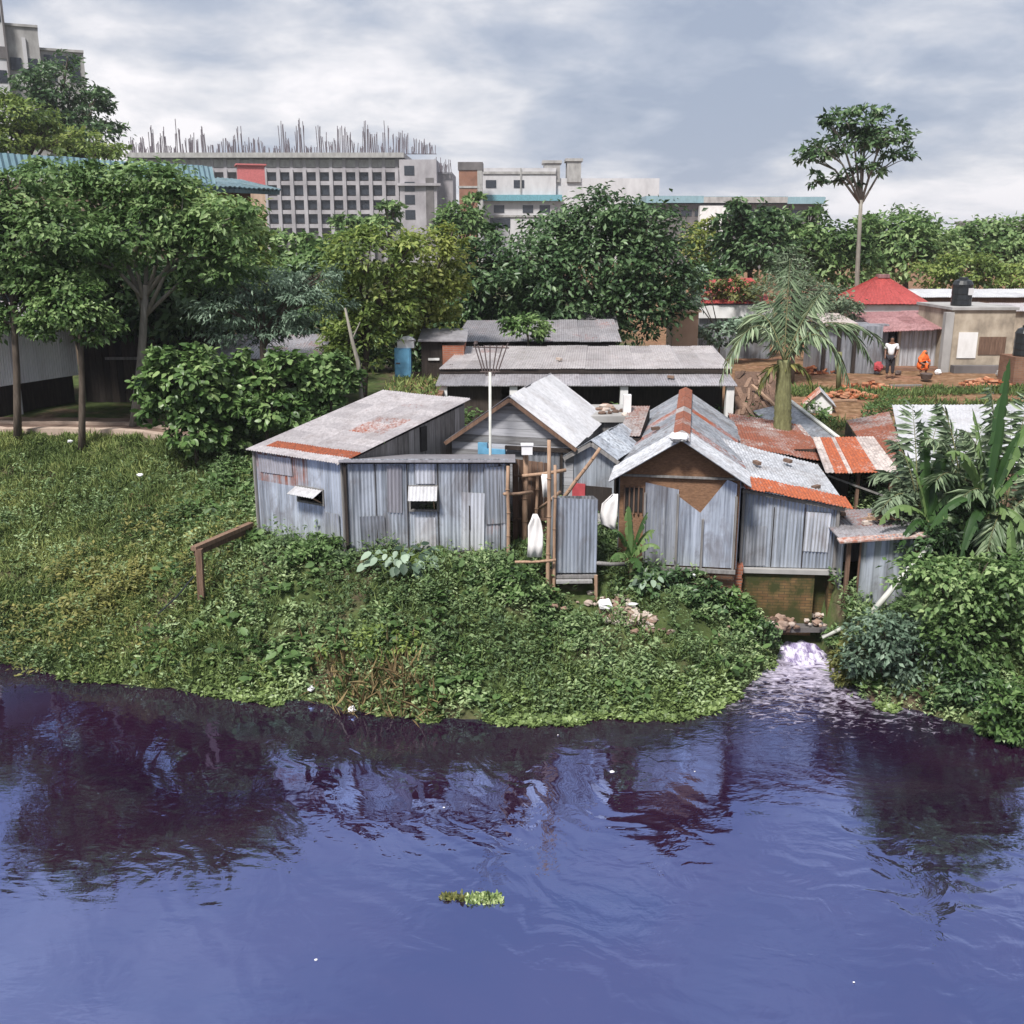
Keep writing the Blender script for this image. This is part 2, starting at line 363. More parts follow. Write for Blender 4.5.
# ------------------------------------------------------------------ sky and light
w = bpy.data.worlds.new('World'); SC.world = w; w.use_nodes = True
nt = w.node_tree; nt.nodes.clear()
def wn(t): return nt.nodes.new(t)
def wl(a, b): nt.links.new(a, b)
def wmath(op, a, b=None, cl=False):
    n = wn('ShaderNodeMath'); n.operation = op; n.use_clamp = cl
    for i, v in enumerate((a, b)):
        if v is None: continue
        if hasattr(v, 'links'): wl(v, n.inputs[i])
        else: n.inputs[i].default_value = v
    return n.outputs[0]
def wmix(f, a, b):
    n = wn('ShaderNodeMix'); n.data_type = 'RGBA'
    for i, v in ((0, f), (6, a), (7, b)):
        if hasattr(v, 'links'): wl(v, n.inputs[i])
        else: n.inputs[i].default_value = v if i == 0 else (*v, 1)
    return n.outputs[2]
def wramp(f, st):
    n = wn('ShaderNodeValToRGB'); e = n.color_ramp.elements
    while len(e) < len(st): e.new(.5)
    for i, (p, c) in enumerate(st): e[i].position = p; e[i].color = (c, c, c, 1) if not hasattr(c, '__len__') else (*c, 1)
    wl(f, n.inputs[0]); return n.outputs[0]
SUN_EL, SUN_AZ = 55, 208               # azimuth clockwise from +Y: behind the camera, a little to its left
sky = wn('ShaderNodeTexSky'); sky.sky_type = 'NISHITA'; sky.sun_disc = False
sky.sun_elevation = R(SUN_EL); sky.sun_rotation = R(SUN_AZ); sky.dust_density = 2.5
tc = wn('ShaderNodeTexCoord'); nrm = wn('ShaderNodeVectorMath'); nrm.operation = 'NORMALIZE'; wl(tc.outputs['Generated'], nrm.inputs[0])
sp = wn('ShaderNodeSeparateXYZ'); wl(nrm.outputs[0], sp.inputs[0])
zz = wmath('ADD', wmath('MAXIMUM', sp.outputs[2], 0.), .27)
cb = wn('ShaderNodeCombineXYZ'); wl(wmath('DIVIDE', sp.outputs[0], zz), cb.inputs[0]); wl(wmath('DIVIDE', sp.outputs[1], zz), cb.inputs[1])
def wnoise(scale, det, off, dist=.0, rough=.55):
    mp = wn('ShaderNodeMapping'); mp.inputs['Location'].default_value = off; wl(cb.outputs[0], mp.inputs[0])
    n = wn('ShaderNodeTexNoise'); n.inputs['Scale'].default_value = scale; n.inputs['Detail'].default_value = det; n.inputs['Distortion'].default_value = dist
    n.inputs['Roughness'].default_value = rough
    wl(mp.outputs[0], n.inputs['Vector']); return n.outputs['Fac']
def lobe(px, py, rad):                 # a soft bank of cloud around one direction of the sky
    d = ray(px, py).normalized(); dt = wn('ShaderNodeVectorMath'); dt.operation = 'DOT_PRODUCT'
    wl(nrm.outputs[0], dt.inputs[0]); dt.inputs[1].default_value = d
    ang = wmath('ARCCOSINE', wmath('MINIMUM', dt.outputs['Value'], .999999))
    return wmath('SUBTRACT', 1., wmath('DIVIDE', ang, R(rad)), True)
n1 = wnoise(1.25, 7, (3.1, 1.2, 0), .15, .5); n2 = wnoise(3.6, 8, (7.7, 4.4, 0), .2, .58)
thick = wmath('ADD', wmath('MULTIPLY', wmath('SUBTRACT', wmath('ADD', wmath('MULTIPLY', n1, .64), wmath('MULTIPLY', n2, .36)), .5), 2.9), .44)
thick = wmath('ADD', thick, wmath('MULTIPLY', wmath('SUBTRACT', 1., wmath('DIVIDE', sp.outputs[2], .16), True), .09))
for (px, py, rad, k) in ((40, 30, 10, .2), (150, 130, 9, .17), (450, 130, 7, .2), (330, 110, 6, .12), (620, 180, 3, .16), (960, 190, 12, .13), (600, 40, 12, .07),
                         (560, 130, 14, -.11), (740, 140, 14, -.13), (250, 70, 12, -.15), (1000, 60, 10, -.02), (980, 110, 7, -.06), (220, 85, 6, -.05), (820, 60, 9, .05)):
    thick = wmath('ADD', thick, wmath('MULTIPLY', lobe(px, py, rad), k))
cloud = wramp(thick, [(.24, (.33, .385, .5)), (.42, (.44, .485, .585)), (.55, (.57, .595, .665)), (.68, (.74, .74, .78)), (.84, (.93, .90, .92))])
sc_ = wn('ShaderNodeVectorMath'); sc_.operation = 'SCALE'; wl(cloud, sc_.inputs[0]); sc_.inputs['Scale'].default_value = 7.9
full = wmix(.93, sky.outputs[0], sc_.outputs[0])
bg = wn('ShaderNodeBackground'); bg.inputs['Strength'].default_value = .1; wl(full, bg.inputs['Color'])
wo = wn('ShaderNodeOutputWorld'); wl(bg.outputs[0], wo.inputs['Surface'])
ld = bpy.data.lights.new('sun', 'SUN'); ld.energy = 4.2; ld.angle = R(10); ld.color = (1, .965, .92)
lo = bpy.data.objects.new('sun', ld); COL.objects.link(lo)
_s = V((math.sin(R(SUN_AZ)) * math.cos(R(SUN_EL)), math.cos(R(SUN_AZ)) * math.cos(R(SUN_EL)), math.sin(R(SUN_EL))))
lo.rotation_euler = _s.to_track_quat('Z', 'Y').to_euler(); lo.location = _s * 60
SC.view_settings.view_transform = 'Standard'; SC.view_settings.look = 'None'; SC.view_settings.exposure = .55; SC.view_settings.gamma = 1
SC.cycles.max_bounces = 5; SC.cycles.transparent_max_bounces = 4; SC.cycles.diffuse_bounces = 3; SC.cycles.caustics_reflective = False; SC.cycles.caustics_refractive = False
# the damp air between here and the far blocks
hm = bpy.data.materials.new('haze'); hm.use_nodes = True; hm.node_tree.nodes.clear(); ho = hm.node_tree.nodes.new('ShaderNodeOutputMaterial'); hv = hm.node_tree.nodes.new('ShaderNodeVolumePrincipled')
hv.inputs['Color'].default_value = (.86, .88, .95, 1); hv.inputs['Density'].default_value = .00027; hm.node_tree.links.new(hv.outputs[0], ho.inputs['Volume'])
mb = MB(); mb.box(-1700, 1700, -420, 3200, -4.2, 62); hz = obj('haze', mb, hm, None, (0, 0, 0)); hz['kind'] = 'stuff'; tag(hz, 'thin pale haze in the air over the whole place', 'haze')
# ------------------------------------------------------------------ terrain
OUT = on(803, 655, 0)
_sh = [(-400, 655), (0, 662), (60, 676), (150, 688), (220, 694), (300, 702), (380, 712), (420, 720), (560, 716), (690, 714), (728, 700), (745, 690), (772, 664), (780, 650), (828, 650), (836, 668), (846, 694), (900, 708), (960, 722), (1024, 738), (1400, 760)]
SHX = np.array([on(a, b, 0).x for a, b in _sh]); SHY = np.array([on(a, b, 0).y for a, b in _sh])
COLS = [(-60, [(0, 0), (1.2, .7), (4, 2.0), (9, 4.0), (14, 4.1), (22, 4.2)]),
        (-11, [(0, 0), (1.2, .7), (4, 2.0), (8.8, 3.95), (12, 4.1), (20, 4.2)]),
        (-7.5, [(0, 0), (1.0, .8), (3, 2.1), (5.5, 2.9), (10, 4.0), (16, 4.2)]),
        (-5.5, [(0, 0), (.8, .8), (2.4, 2.4), (5, 2.7), (9, 3.3), (16, 4.1)]),
        (-.3, [(0, 0), (.8, .75), (2.6, 2.42), (5, 2.6), (9, 3.2), (16, 4.1)]),
        (.9, [(0, 0), (.8, .65), (2.2, 1.4), (3.2, 2.05), (5, 2.5), (9, 3.2), (16, 4.1)]), (2.3, [(0, 0), (.8, .65), (2.2, 1.35), (3.2, 2.05), (5, 2.5), (9, 3.2), (16, 4.1)]),
        (3.5, [(0, 0), (.8, .7), (2.7, 1.75), (3.6, 2.1), (5, 2.5), (9, 3.1), (16, 4.1)]),
        (5.6, [(0, 0), (.8, .6), (2.2, 1.2), (3.0, 1.9), (9, 3.0), (16, 4.1)]),
        (6.3, [(0, 0), (.6, .45), (1.3, .75), (3, 1.9), (8, 2.9), (15, 4.1)]),
        (7.5, [(0, 0), (.5, .4), (.9, .8), (2.5, 2.0), (7, 2.9), (14, 4.1)]),
        (8.4, [(0, 0), (.7, .6), (1.6, 1.2), (3.5, 1.6), (8, 2.9), (16, 4.1)]),
        (10.5, [(0, 0), (.8, .6), (2.6, 1.4), (5, 2.1), (9, 2.9), (18, 4.1)]),
        (60, [(0, 0), (.8, .6), (2.6, 1.4), (5, 2.1), (9, 2.9), (18, 4.1)])]
def shoreY(x):
    x = np.asarray(x, float); k = np.clip((np.abs(x - OUT.x) - .9) / 1.0, 0, 1)
    return np.interp(x, SHX, SHY) + .62 * (fbm(x * 1.15 + 4, x * 0 + 2.5, 3) - .5) * k
def gz(x, y, rough=True):
    x = np.atleast_1d(np.asarray(x, float)); y = np.atleast_1d(np.asarray(y, float)); s = y - shoreY(x)
    cx = np.array([c[0] for c in COLS]); hs = np.stack([np.interp(s, [p[0] for p in c[1]], [p[1] for p in c[1]]) for c in COLS])
    k = np.clip(np.searchsorted(cx, x) - 1, 0, len(cx) - 2); f = np.clip((x - cx[k]) / (cx[k + 1] - cx[k]), 0, 1)
    i = np.arange(len(x)); z = hs[k, i] * (1 - f) + hs[k + 1, i] * f
    z = np.where(s < 0, np.maximum(s * .7, -3.), z)
    if rough: z = z + np.clip(s * .6, 0, 1) * .62 * (fbm(x * 1.25, y * 1.5, 4) - .5) * np.clip((34 - y) / 4, .25, 1)
    far = np.clip((y - 60) / 300, 0, 1); return z + far * 1.0
def g1(x, y): return float(gz(x, y)[0])
gx = np.concatenate([np.linspace(-1500, -60, 14)[:-1], np.linspace(-60, -16, 30)[:-1], np.arange(-16, 16, .22), np.linspace(16, 60, 30), np.linspace(60, 1500, 14)[1:]])
gy = np.concatenate([np.linspace(12, 18, 8)[:-1], np.arange(18, 36, .22), np.arange(36, 60, .8), np.linspace(60, 3000, 30)])
XX, YY = np.meshgrid(gx, gy); ZZ = gz(XX.ravel(), YY.ravel())
nx, ny = len(gx), len(gy)
gv = np.stack([XX.ravel(), YY.ravel(), ZZ], 1); q = (np.arange(ny - 1)[:, None] * nx + np.arange(nx - 1)[None]).ravel()
gf = np.concatenate([np.stack([q, q + 1, q + nx + 1], 1), np.stack([q, q + nx + 1, q + nx], 1)])
s = NT('soil'); n = s.noise(.55, 8); n2 = s.noise(4, 6)
geo = s.n('ShaderNodeSeparateXYZ'); s.link(s.coord(), geo.inputs[0])
redy = s.math('MULTIPLY', s.math('MULTIPLY', s.math('SUBTRACT', geo.outputs[1], 33.), .4, True), s.math('MULTIPLY', s.math('SUBTRACT', geo.outputs[0], 6.), .5, True))
c = s.ramp(n2, [(.3, (.045, .034, .024)), (.55, (.1, .07, .05)), (.75, (.17, .125, .09))])
c2 = s.ramp(n2, [(.3, (.12, .06, .035)), (.55, (.25, .13, .08)), (.75, (.36, .23, .16))])
c = s.mix(redy, c, c2)
c = s.mix(s.ramp(n, [(.36, 0.), (.5, .9)]) if False else s.math('MULTIPLY', s.ramp(n, [(.36, 0.), (.5, .9)]), s.math('SUBTRACT', 1., s.math('MULTIPLY', redy, .75))), c, s.ramp(n2, [(.3, (.03, .05, .016)), (.7, (.075, .105, .033))]))
s.bsdf(c, .95, 0, s.bump(n2, .5, .06), .1); M['soil'] = s.m
struct('ground', mesh_np('ground', gv, gf, np.full(len(gf), .5)), M['soil'], True)
# trodden earth path with its two low kerbs along the trees
mb = MB()
for (d0, d1, h, t) in ((8.75, 9.05, .10, .9), (9.05, 10.9, .03, .35), (9.75, 9.95, .10, .8)):
    xs = np.linspace(-24, -9.3, 40)
    for a, b in zip(xs[:-1], xs[1:]):
        ya, yb = float(shoreY(a)), float(shoreY(b))
        pt = lambda x, y, dz: V((x, y, 4.0 + (y - 31) * .03 + dz))
        mb.hexa([pt(a, ya + d0, -.3), pt(b, yb + d0, -.3), pt(b, yb + d1, -.3), pt(a, ya + d1, -.3), pt(a, ya + d0, h), pt(b, yb + d0, h), pt(b, yb + d1, h), pt(a, ya + d1, h)], t + random.uniform(-.1, .1))
M['path'] = m_mix('path', [(.085, .055, .045), (.2, .14, .11), (.42, .33, .27)], 2.2, (1, 1, 1), .95, .3, .1, .6)
struct('footpath', mb, M['path'])
# ------------------------------------------------------------------ water dyed violet
s = NT('violet_water'); co = s.coord((1, 1, 1)); sep = s.n('ShaderNodeSeparateXYZ'); s.link(co, sep.inputs[0])
X_, Y_ = sep.outputs[0], sep.outputs[1]
dx = s.math('SUBTRACT', X_, OUT.x); dy = s.math('SUBTRACT', OUT.y, Y_)
dist = s.math('SQRT', s.math('ADD', s.math('MULTIPLY', dx, dx), s.math('MULTIPLY', dy, dy)))
near = s.math('SUBTRACT', 1., s.math('DIVIDE', dist, 9.), True)
near2 = s.math('MULTIPLY', near, near)
def wv(sx, sy, scale, det, dist_=0., rough=.5): return s.noise(scale, det, s.coord((sx, sy, 1)), rough, dist_)
big = wv(.35, .9, 1.0, 3, .6); rip = wv(1.2, 3.4, 1.1, 3, .4); fine = wv(3, 9, 1.4, 2, .3)
# rings running out from the discharge
ring = s.math('SINE', s.math('ADD', s.math('MULTIPLY', dist, 11.), s.math('MULTIPLY', wv(.7, .7, 1.3, 4, .8), 16.)))
h = s.math('ADD', s.math('MULTIPLY', big, .085), s.math('MULTIPLY', rip, .026))
h = s.math('ADD', h, s.math('MULTIPLY', fine, s.math('ADD', .009, s.math('MULTIPLY', near, .05))))
h = s.math('ADD', h, s.math('MULTIPLY', ring, s.math('MULTIPLY', s.math('SUBTRACT', 1., s.math('DIVIDE', dist, 19.), True), s.math('MULTIPLY', s.math('SUBTRACT', dist, 2.), .0055, True))))
h = s.math('ADD', h, s.math('MULTIPLY', wv(2.2, 4, 1.6, 4, 1.), s.math('MULTIPLY', near2, .55)))
bp = s.bump(h, .5, .16)
df = s.n('ShaderNodeBsdfDiffuse'); s.link(s.ramp(s.noise(.22, 5, s.coord((1, 1.8, 1)), .6, .8), [(.35, (.010, .0025, .011)), (.65, (.017, .0055, .015))]), df.inputs[0])
gl = s.n('ShaderNodeBsdfGlossy'); gl.inputs['Roughness'].default_value = .02
lw = s.n('ShaderNodeLayerWeight'); lw.inputs['Blend'].default_value = .35; s.link(bp, lw.inputs['Normal'])
tint = s.mix(lw.outputs['Facing'], (.23, .31, .56), (.155, .222, .43))
s.link(tint, gl.inputs[0]); s.link(bp, gl.inputs['Normal'])
ad = s.n('ShaderNodeAddShader'); s.link(df.outputs[0], ad.inputs[0]); s.link(gl.outputs[0], ad.inputs[1])
fo = s.n('ShaderNodeBsdfDiffuse'); fo.inputs[0].default_value = (.70, .64, .80, 1)
fn = wv(2.0, 3.6, 1.5, 8, 1.4, .68)
fm = s.math('MULTIPLY', s.math('SUBTRACT', s.math('ADD', fn, s.math('MULTIPLY', dist, -.072)), .27), 3.6, True)
fm = s.math('MULTIPLY', fm, .8)
mx = s.n('ShaderNodeMixShader'); s.link(fm, mx.inputs[0]); s.link(ad.outputs[0], mx.inputs[1]); s.link(fo.outputs[0], mx.inputs[2]); s.link(mx.outputs[0], s.out.inputs['Surface'])
M['water'] = s.m
mb = MB(); nn = mb.add([(-700, -300, 0), (700, -300, 0), (700, 60, 0), (-700, 60, 0)]); mb.face((nn, nn + 1, nn + 2, nn + 3))
struct('water', mb, M['water'])
# the stream pouring out of the drain
s = NT('froth'); n = s.noise(1.3, 7, s.coord((6, 2.2, 2)), .65, 1.)
s.bsdf(s.ramp(n, [(.34, (.09, .06, .15)), (.46, (.34, .29, .46)), (.6, (.8, .76, .87))]), .25, 0, s.bump(n, .6, .06), .5); M['froth'] = s.m
mb = MB(); L = 9; rows = []
for i in range(L):
    f = i / (L - 1); y = OUT.y + .5 - 1.15 * f; z = .15 * (1 - f) ** 1.6 + .012; hw = .42 + .35 * f
    rows.append(mb.add([(OUT.x - .05 * f + hw * u, y, z + .05 * math.sin(7 * u + 3 * i) * (1 - abs(u)) - .04 * abs(u) ** 2 * (1 + f)) for u in np.linspace(-1, 1, 13)]))
for i in range(L - 1):
    for j in range(12): mb.face((rows[i] + j, rows[i + 1] + j, rows[i + 1] + j + 1, rows[i] + j + 1))
struct('water_discharge', mb, M['froth'], True)
# ------------------------------------------------------------------ far buildings
def px_x(px, Y, z=None): return (px - 512) / FP * (Y * math.cos(TH) + (HC - (z if z is not None else HC)) * math.sin(TH))
def zpix(py, Y): return at(512, py, Y).z
WIN_MESH = {}
def window_row(root, fr, us, zs, w, h, dpt=.02, name='window', mat=None):
    for z in zs:
        for u in us:
            m = MB(); m.box(u - w / 2, u + w / 2, -dpt, .1, z, z + h, fr)
            obj(name, m, mat or M['dark_glass'], root)
# under-construction concrete frame with starter bars
Y0 = 250.; fr = Frame(px_x(128, Y0, 22), Y0); k = Y0 * .985 / FP / math.cos(R(17)) ** 0
ux = lambda px: px_x(px, Y0, 22) - fr.o.x
zt = zpix(157, Y0); root = thing('unfinished_building', 'pale concrete frame of an unfinished block bristling with rebar on its roof', 'building', fr.p(0, 0, 4))
zr = [zpix(p, Y0) for p in (238, 226, 212, 198, 183, 170)]; zr[0] -= 14
m = MB(); m.box(ux(130), ux(400), 1.2, 22, 4, zt - .2, fr); obj('wall', m, M['concrete_dark'], root)
m = MB(); m.box(ux(128), ux(405), -1.0, 23, zt - .2, zt + .9, fr); m.box(ux(128), ux(402), .6, .9, zr[-1] + .6, zt - .5, fr, .2); obj('roof_slab', m, M['concrete'], root)
m = MB()
for z in zr[1:] + [zr[0] + 7, zr[0] + 3.4]:
    m.box(ux(130), ux(400), .3, 1.3, z - .45, z + .45, fr)
obj('floor_band', m, M['concrete_mauve'], root)
cols = [ux(p) for p in np.linspace(134, 397, 21)]
for c in cols:
    m = MB(); m.box(c - .42, c + .42, 0, 1.25, 4, zr[-1] + .2, fr); m.box(c - .35, c + .35, .35, 1.25, zr[-1] + .2, zt - .3, fr, .3); obj('column', m, M['concrete_mauve'], root)
for i, z in enumerate(zr[:-1]):
    for a, b in zip(cols[9:-1], cols[10:]):
        m = MB(); cx = (a + b) / 2; hh = 2.0 if i else 2.3
        m.box(cx - .95, cx + .95, .9, 1.3, z + .75, z + .75 + hh, fr, .5)
        wd = obj('window', m, M['dark_glass'], root)
# stair end block
eb = MB(); eb.box(ux(400), ux(437), -.8, 20, 4, zt - .6, fr, .7); eb.box(ux(437), ux(452), 4, 18, 4, zpix(172, Y0), fr, .2); eb.box(ux(398), ux(441), -1.6, 2, zpix(186, Y0), zpix(183.5, Y0), fr, .3); obj('end_block', eb, M['concrete_mauve'], root)
for py in (171, 187, 200, 215):
    m = MB(); z = zpix(py, Y0); m.box(ux(405), ux(415), -.9, -.7, z - 1.0, z + 1.1, fr); obj('window', m, M['dark_glass'], root)
m = MB(); m.box(ux(426), ux(434), -.95, -.7, 8, zpix(178, Y0), fr); obj('stair_slot', m, M['concrete_dark'], root)
for i, px in enumerate(np.linspace(131, 448, 62)):
    m = MB(); h0 = random.choice((2, 3, 5, 6.5, 8, 4)) if px < 405 else random.uniform(2, 5)
    zb = zt + .8 if px < 437 else zpix(172, Y0)
    m.bar(fr.p(ux(px) - .9, 3, zb + .1), fr.p(ux(px) + .9, 3, zb + .1), .15)
    for j in range(random.randint(5, 8)):
        u = ux(px) + random.uniform(-.75, .75); d = random.uniform(2.9, 3.1); h = h0 * random.uniform(.6, 1.1)
        m.bar(fr.p(u, d, zb), fr.p(u + random.uniform(-.3, .3), d, zb + h * .9), .14, .14)
    obj('rebar', m, M['rebar'], root)
# pink block
m = MB(); f2 = Frame(px_x(239, 170., 18), 170., -17); w2 = px_x(265, 170., 18) - f2.o.x; m.box(0, w2, 0, 4, zpix(186, 170.), zpix(165, 170.), f2); m.box(-.3, w2 + .3, -.3, 4.3, zpix(165, 170.), zpix(163.5, 170.), f2, .3); m2 = MB(); m2.box(.1, w2 - .1, .2, 3.9, 4, zpix(186, 170.), f2)
_pk = one('painted_block', m, M['red_paint'], 'small pink red painted block between the cyan roof and the concrete frame', 'building', f2.p(0, 0, 4))
obj('lower_wall', m2, M['plaster_peach'], _pk)
# brown brick stair tower
Y0 = 235.; fr = Frame(px_x(459, Y0, 22), Y0); W_ = px_x(482, Y0, 22) - fr.o.x
root = thing('brick_tower', 'brown brick lift tower with a dark cap beside the concrete frame', 'tower', fr.p(0, 0, 4))
m = MB(); m.box(0, W_, 0, 6, 4, zpix(170, Y0), fr)
M['brick_far'] = m_mix('brick_far', [(.15, .075, .05), (.24, .12, .08), (.3, .17, .12)], .5, (1, 1, 1), .9, .1, .1, .1, 7)
obj('wall', m, M['brick_far'], root)
m = MB(); m.box(-.2, W_ + .2, -.2, 6.2, zpix(170, Y0), zpix(162, Y0), fr); obj('cap', m, M['concrete_dark'], root)
m = MB(); m.box(-.15, W_ + .15, -.15, .2, zpix(188, Y0), zpix(186, Y0), fr); m.box(W_ * .8, W_ + .1, -.12, .2, 4, zpix(170, Y0), fr); obj('frame_band', m, M['concrete'], root)
# pale factory with a blue band
Y0 = 245.; fr = Frame(px_x(483, Y0, 22), Y0); ux = lambda px: px_x(px, Y0, 22) - fr.o.x; zp = lambda py: zpix(py, Y0)
root = thing('factory_building', 'pale grey factory with a teal band under its flat roof and two roof boxes', 'building', fr.p(0, 0, 4))
m = MB(); m.box(ux(483), ux(556), 0, 24, 4, zp(168), fr); m.box(ux(556), ux(660), 1, 24, 4, zp(178), fr, .7); obj('wall', m, M['concrete_pale'], root)
m = MB(); m.box(ux(482), ux(562), -1.2, 2, zp(201), zp(195), fr); obj('band', m, m_plain('teal_band', (.12, .3, .36), .6), root)
for a, b, t in ((544, 560, 163), (567, 581, 161)):
    m = MB(); m.box(ux(a), ux(b), .5, 7, zp(182), zp(t), fr); m.box(ux(a) - .4, ux(b) + .4, .2, 7.3, zp(t), zp(t) + .6, fr, .9); obj('roof_box', m, M['concrete'], root)
for py, hgt in ((184, 1.7), (209, 1.7), (223, 2.2)):
    for px in ((491, 519) if py == 184 else ((499, 528, 545) if py == 209 else (495, 505, 540))):
        m = MB(); m.box(ux(px) - 1.2, ux(px) + 1.2, -.1, .2, zp(py) - hgt / 2, zp(py) + hgt / 2, fr); obj('window', m, M['dark_glass'], root)
m = MB(); m.box(ux(483), ux(556), -.25, .1, zp(174), zp(171.5), fr); m.box(ux(483), ux(560), -.3, .1, zp(217), zp(215), fr); m.box(ux(520), ux(521.5), -.35, .1, zp(195), zp(168), fr); obj('ledge', m, M['concrete'], root)
# long low factory with a cyan roof edge
Y0 = 200.; fr = Frame(px_x(650, Y0, 20), Y0); ux = lambda px: px_x(px, Y0, 22) - fr.o.x; zp = lambda py: zpix(py, Y0)
root = thing('long_factory', 'long low grey factory with a cyan roof line above the treetops', 'building', fr.p(0, 0, 4))
m = MB(); m.box(ux(650), ux(824), 0, 20, 4, zp(204), fr); obj('wall', m, M['concrete_dark'], root)
m = MB(); m.box(ux(646), ux(704), -1, 20, zp(203), zp(196), fr); m.box(ux(704), ux(788), -1, 20, zp(203), zp(196.6), fr, .1, 0); m.box(ux(788), ux(826), -1, 20, zp(204), zp(197), fr); rf = obj('roof', m, M['tin_cyan'], root)
m = MB(); m.box(ux(704), ux(788), -1.05, 1, zp(203), zp(197), fr); obj('roof_patch', m, M['concrete'], root)
m = MB(); m.box(ux(700), ux(728), -2, 3, 4, zp(206), fr); obj('porch_block', m, M['white_paint'], root)
for px in np.arange(660, 824, 14):
    m = MB(); m.box(ux(px) - 1, ux(px) + 1, -.1, .2, zp(216), zp(210), fr); obj('window', m, M['dark_glass'], root)
m = MB(); fr = Frame(px_x(975, 420.), 420.); m.box(0, 60, 0, 20, 4, zpix(222, 420.), fr); m.box(-.5, 60.5, -.5, 20.5, zpix(222, 420.), zpix(220.5, 420.), fr, .2)
one('distant_block', m, M['concrete'], 'flat topped grey block far off above the trees beyond the water tank', 'building', fr.p(0, 0, 4))
# stepped grey block, top of the scene
Y0 = 118.; fr = Frame(px_x(-70, Y0, 30), Y0, -24); zp = lambda py: zpix(py, Y0 + 5)
def ux(px):
    b_ = (px - 512) / FP; a = b_ * math.cos(TH); return (a * fr.o.y + b_ * (HC - 27) * math.sin(TH) - fr.o.x) / (fr.u.x - a * fr.u.y)
root = thing('stepped_block', 'tall grey tower block stepping down in three storeys behind dark tree', 'building', fr.p(0, 0, 4))
m = MB(); m.box(0, ux(10.5), -.6, 9, 4, zp(-60), fr); obj('tower', m, M['concrete_pale'], root)
m = MB(); m.box(ux(10.5), ux(43), 0, 13, 4, zp(27), fr, .1); m.box(ux(10.5), ux(43.5), -.15, 13, zp(29), zp(26.5), fr, .9); obj('middle_block', m, M['concrete'], root)
m = MB(); m.box(ux(43), ux(86.5), .8, 12, 4, zp(48), fr, .2); m.box(ux(43), ux(87), .6, 12.2, zp(50), zp(47.5), fr, .9); obj('low_block', m, M['concrete'], root)
m = MB(); m.box(0, ux(11), -.7, 0, zp(63), zp(51), fr); m.box(ux(8.8), ux(10.8), -.8, 1, 4, zp(-60), fr); obj('dark_band', m, M['concrete_dark'], root)
for px, py in ((18, 66), (34, 66), (52, 60), (64, 60), (76, 60), (52, 74), (76, 74), (2, 20), (2, 80)):
    m = MB(); d = -.65 if px < 10 else (-.1 if px < 43 else .7); m.box(ux(px) - .55, ux(px) + .55, d, d + .3, zp(py) - .7, zp(py) + .6, fr); obj('window', m, M['dark_glass'], root)
m = MB(); m.box(ux(26), ux(30), -.2, .2, zp(75), zp(40), fr); obj('pilaster', m, M['concrete_pale'], root)
# long building with the cyan parapet, running away from the camera
A_, B_ = at(-60, 150, 44), at(263, 187, 57.5); A_.z = B_.z = 13.3
dirv = (B_ - A_); dirv.z = 0; Lb = dirv.length
fr = Frame(A_.x, A_.y); fr.u = dirv.normalized(); fr.d = V((-fr.u.y, fr.u.x, 0))
root = thing('long_hall', 'long peach walled hall with a cyan tin parapet behind the trees', 'building', fr.p(0, 0, 4.2))
m = MB(); m.box(0, Lb - .4, .6, 8, 4.2, 12.4, fr); obj('wall', m, M['plaster_peach'], root)
m = MB(); m.corr([fr.p(-1, -.3, 12.65), fr.p(Lb * .8, -.3, 12.65), fr.p(Lb * .8, -.1, 13.5), fr.p(-1, -.1, 13.5)], .3, .03, 1.0, .65); obj('parapet', m, M['tin_cyan'], root)
m = MB(); m.corr([fr.p(Lb * .74, -1.2, 12.5), fr.p(Lb + .2, -1.2, 12.5), fr.p(Lb + .1, 2, 13.1), fr.p(Lb * .74, 2, 13.1)], .3, .03, 1.0, 1.5, None, .08); m.slab([fr.p(Lb * .74, -1.15, 12.42), fr.p(Lb + .15, -1.15, 12.42), fr.p(Lb + .05, 2, 13.0), fr.p(Lb * .74, 2, 13.0)], .2, .2); obj('roof', m, M['tin_teal'], root)
for i in range(12):
    u = 2 + i * (Lb - 4) / 11.
    for z in (6.0, 9.6):
        m = MB(); m.box(u - .7, u + .7, .5, .7, z, z + 1.6, fr); obj('window', m, M['dark_glass'], root)
m = MB(); m.box(Lb - 1.7, Lb - .5, .45, .8, 4.2, 12.4, fr); obj('brick_pier', m, M['brick_far'], root)
# ------------------------------------------------------------------ front shed A (turned) and B (facing the water)
TINR = lambda u, v, k: .0 if k < .8 else .25
fr = Frame(-6.47, 25.35, 33); Wd, Dp = 2.9, 5.0; zb, ze, zk = 2.5, 4.83, 5.6
root = thing('tin_shed', 'grey tin shed with a wide rust streaked sloping roof and one small propped shutter', 'shed', fr.p(0, 0, zb))
hole = (.5, .78, .52, .66); m = MB()
m.corr([fr.p(0, 0, zb), fr.p(Wd, 0, zb), fr.p(Wd, 0, ze - .03), fr.p(0, 0, ze - .03)], .085, .012, .72, 0, lambda u, v, k: (.55 if v > .66 and u < .6 else .05) + (.1 if k > .7 else 0), .01, .0, [hole])
obj('front_wall', m, M['tin_blue'], root)
m = MB(); m.planks([fr.p(Wd, .1, zb), fr.p(Wd, Dp, zb), fr.p(Wd, Dp, zk - .08), fr.p(Wd, .1, ze - .06)], .22, .03); obj('side_wall', m, M['wood_grey'], root)
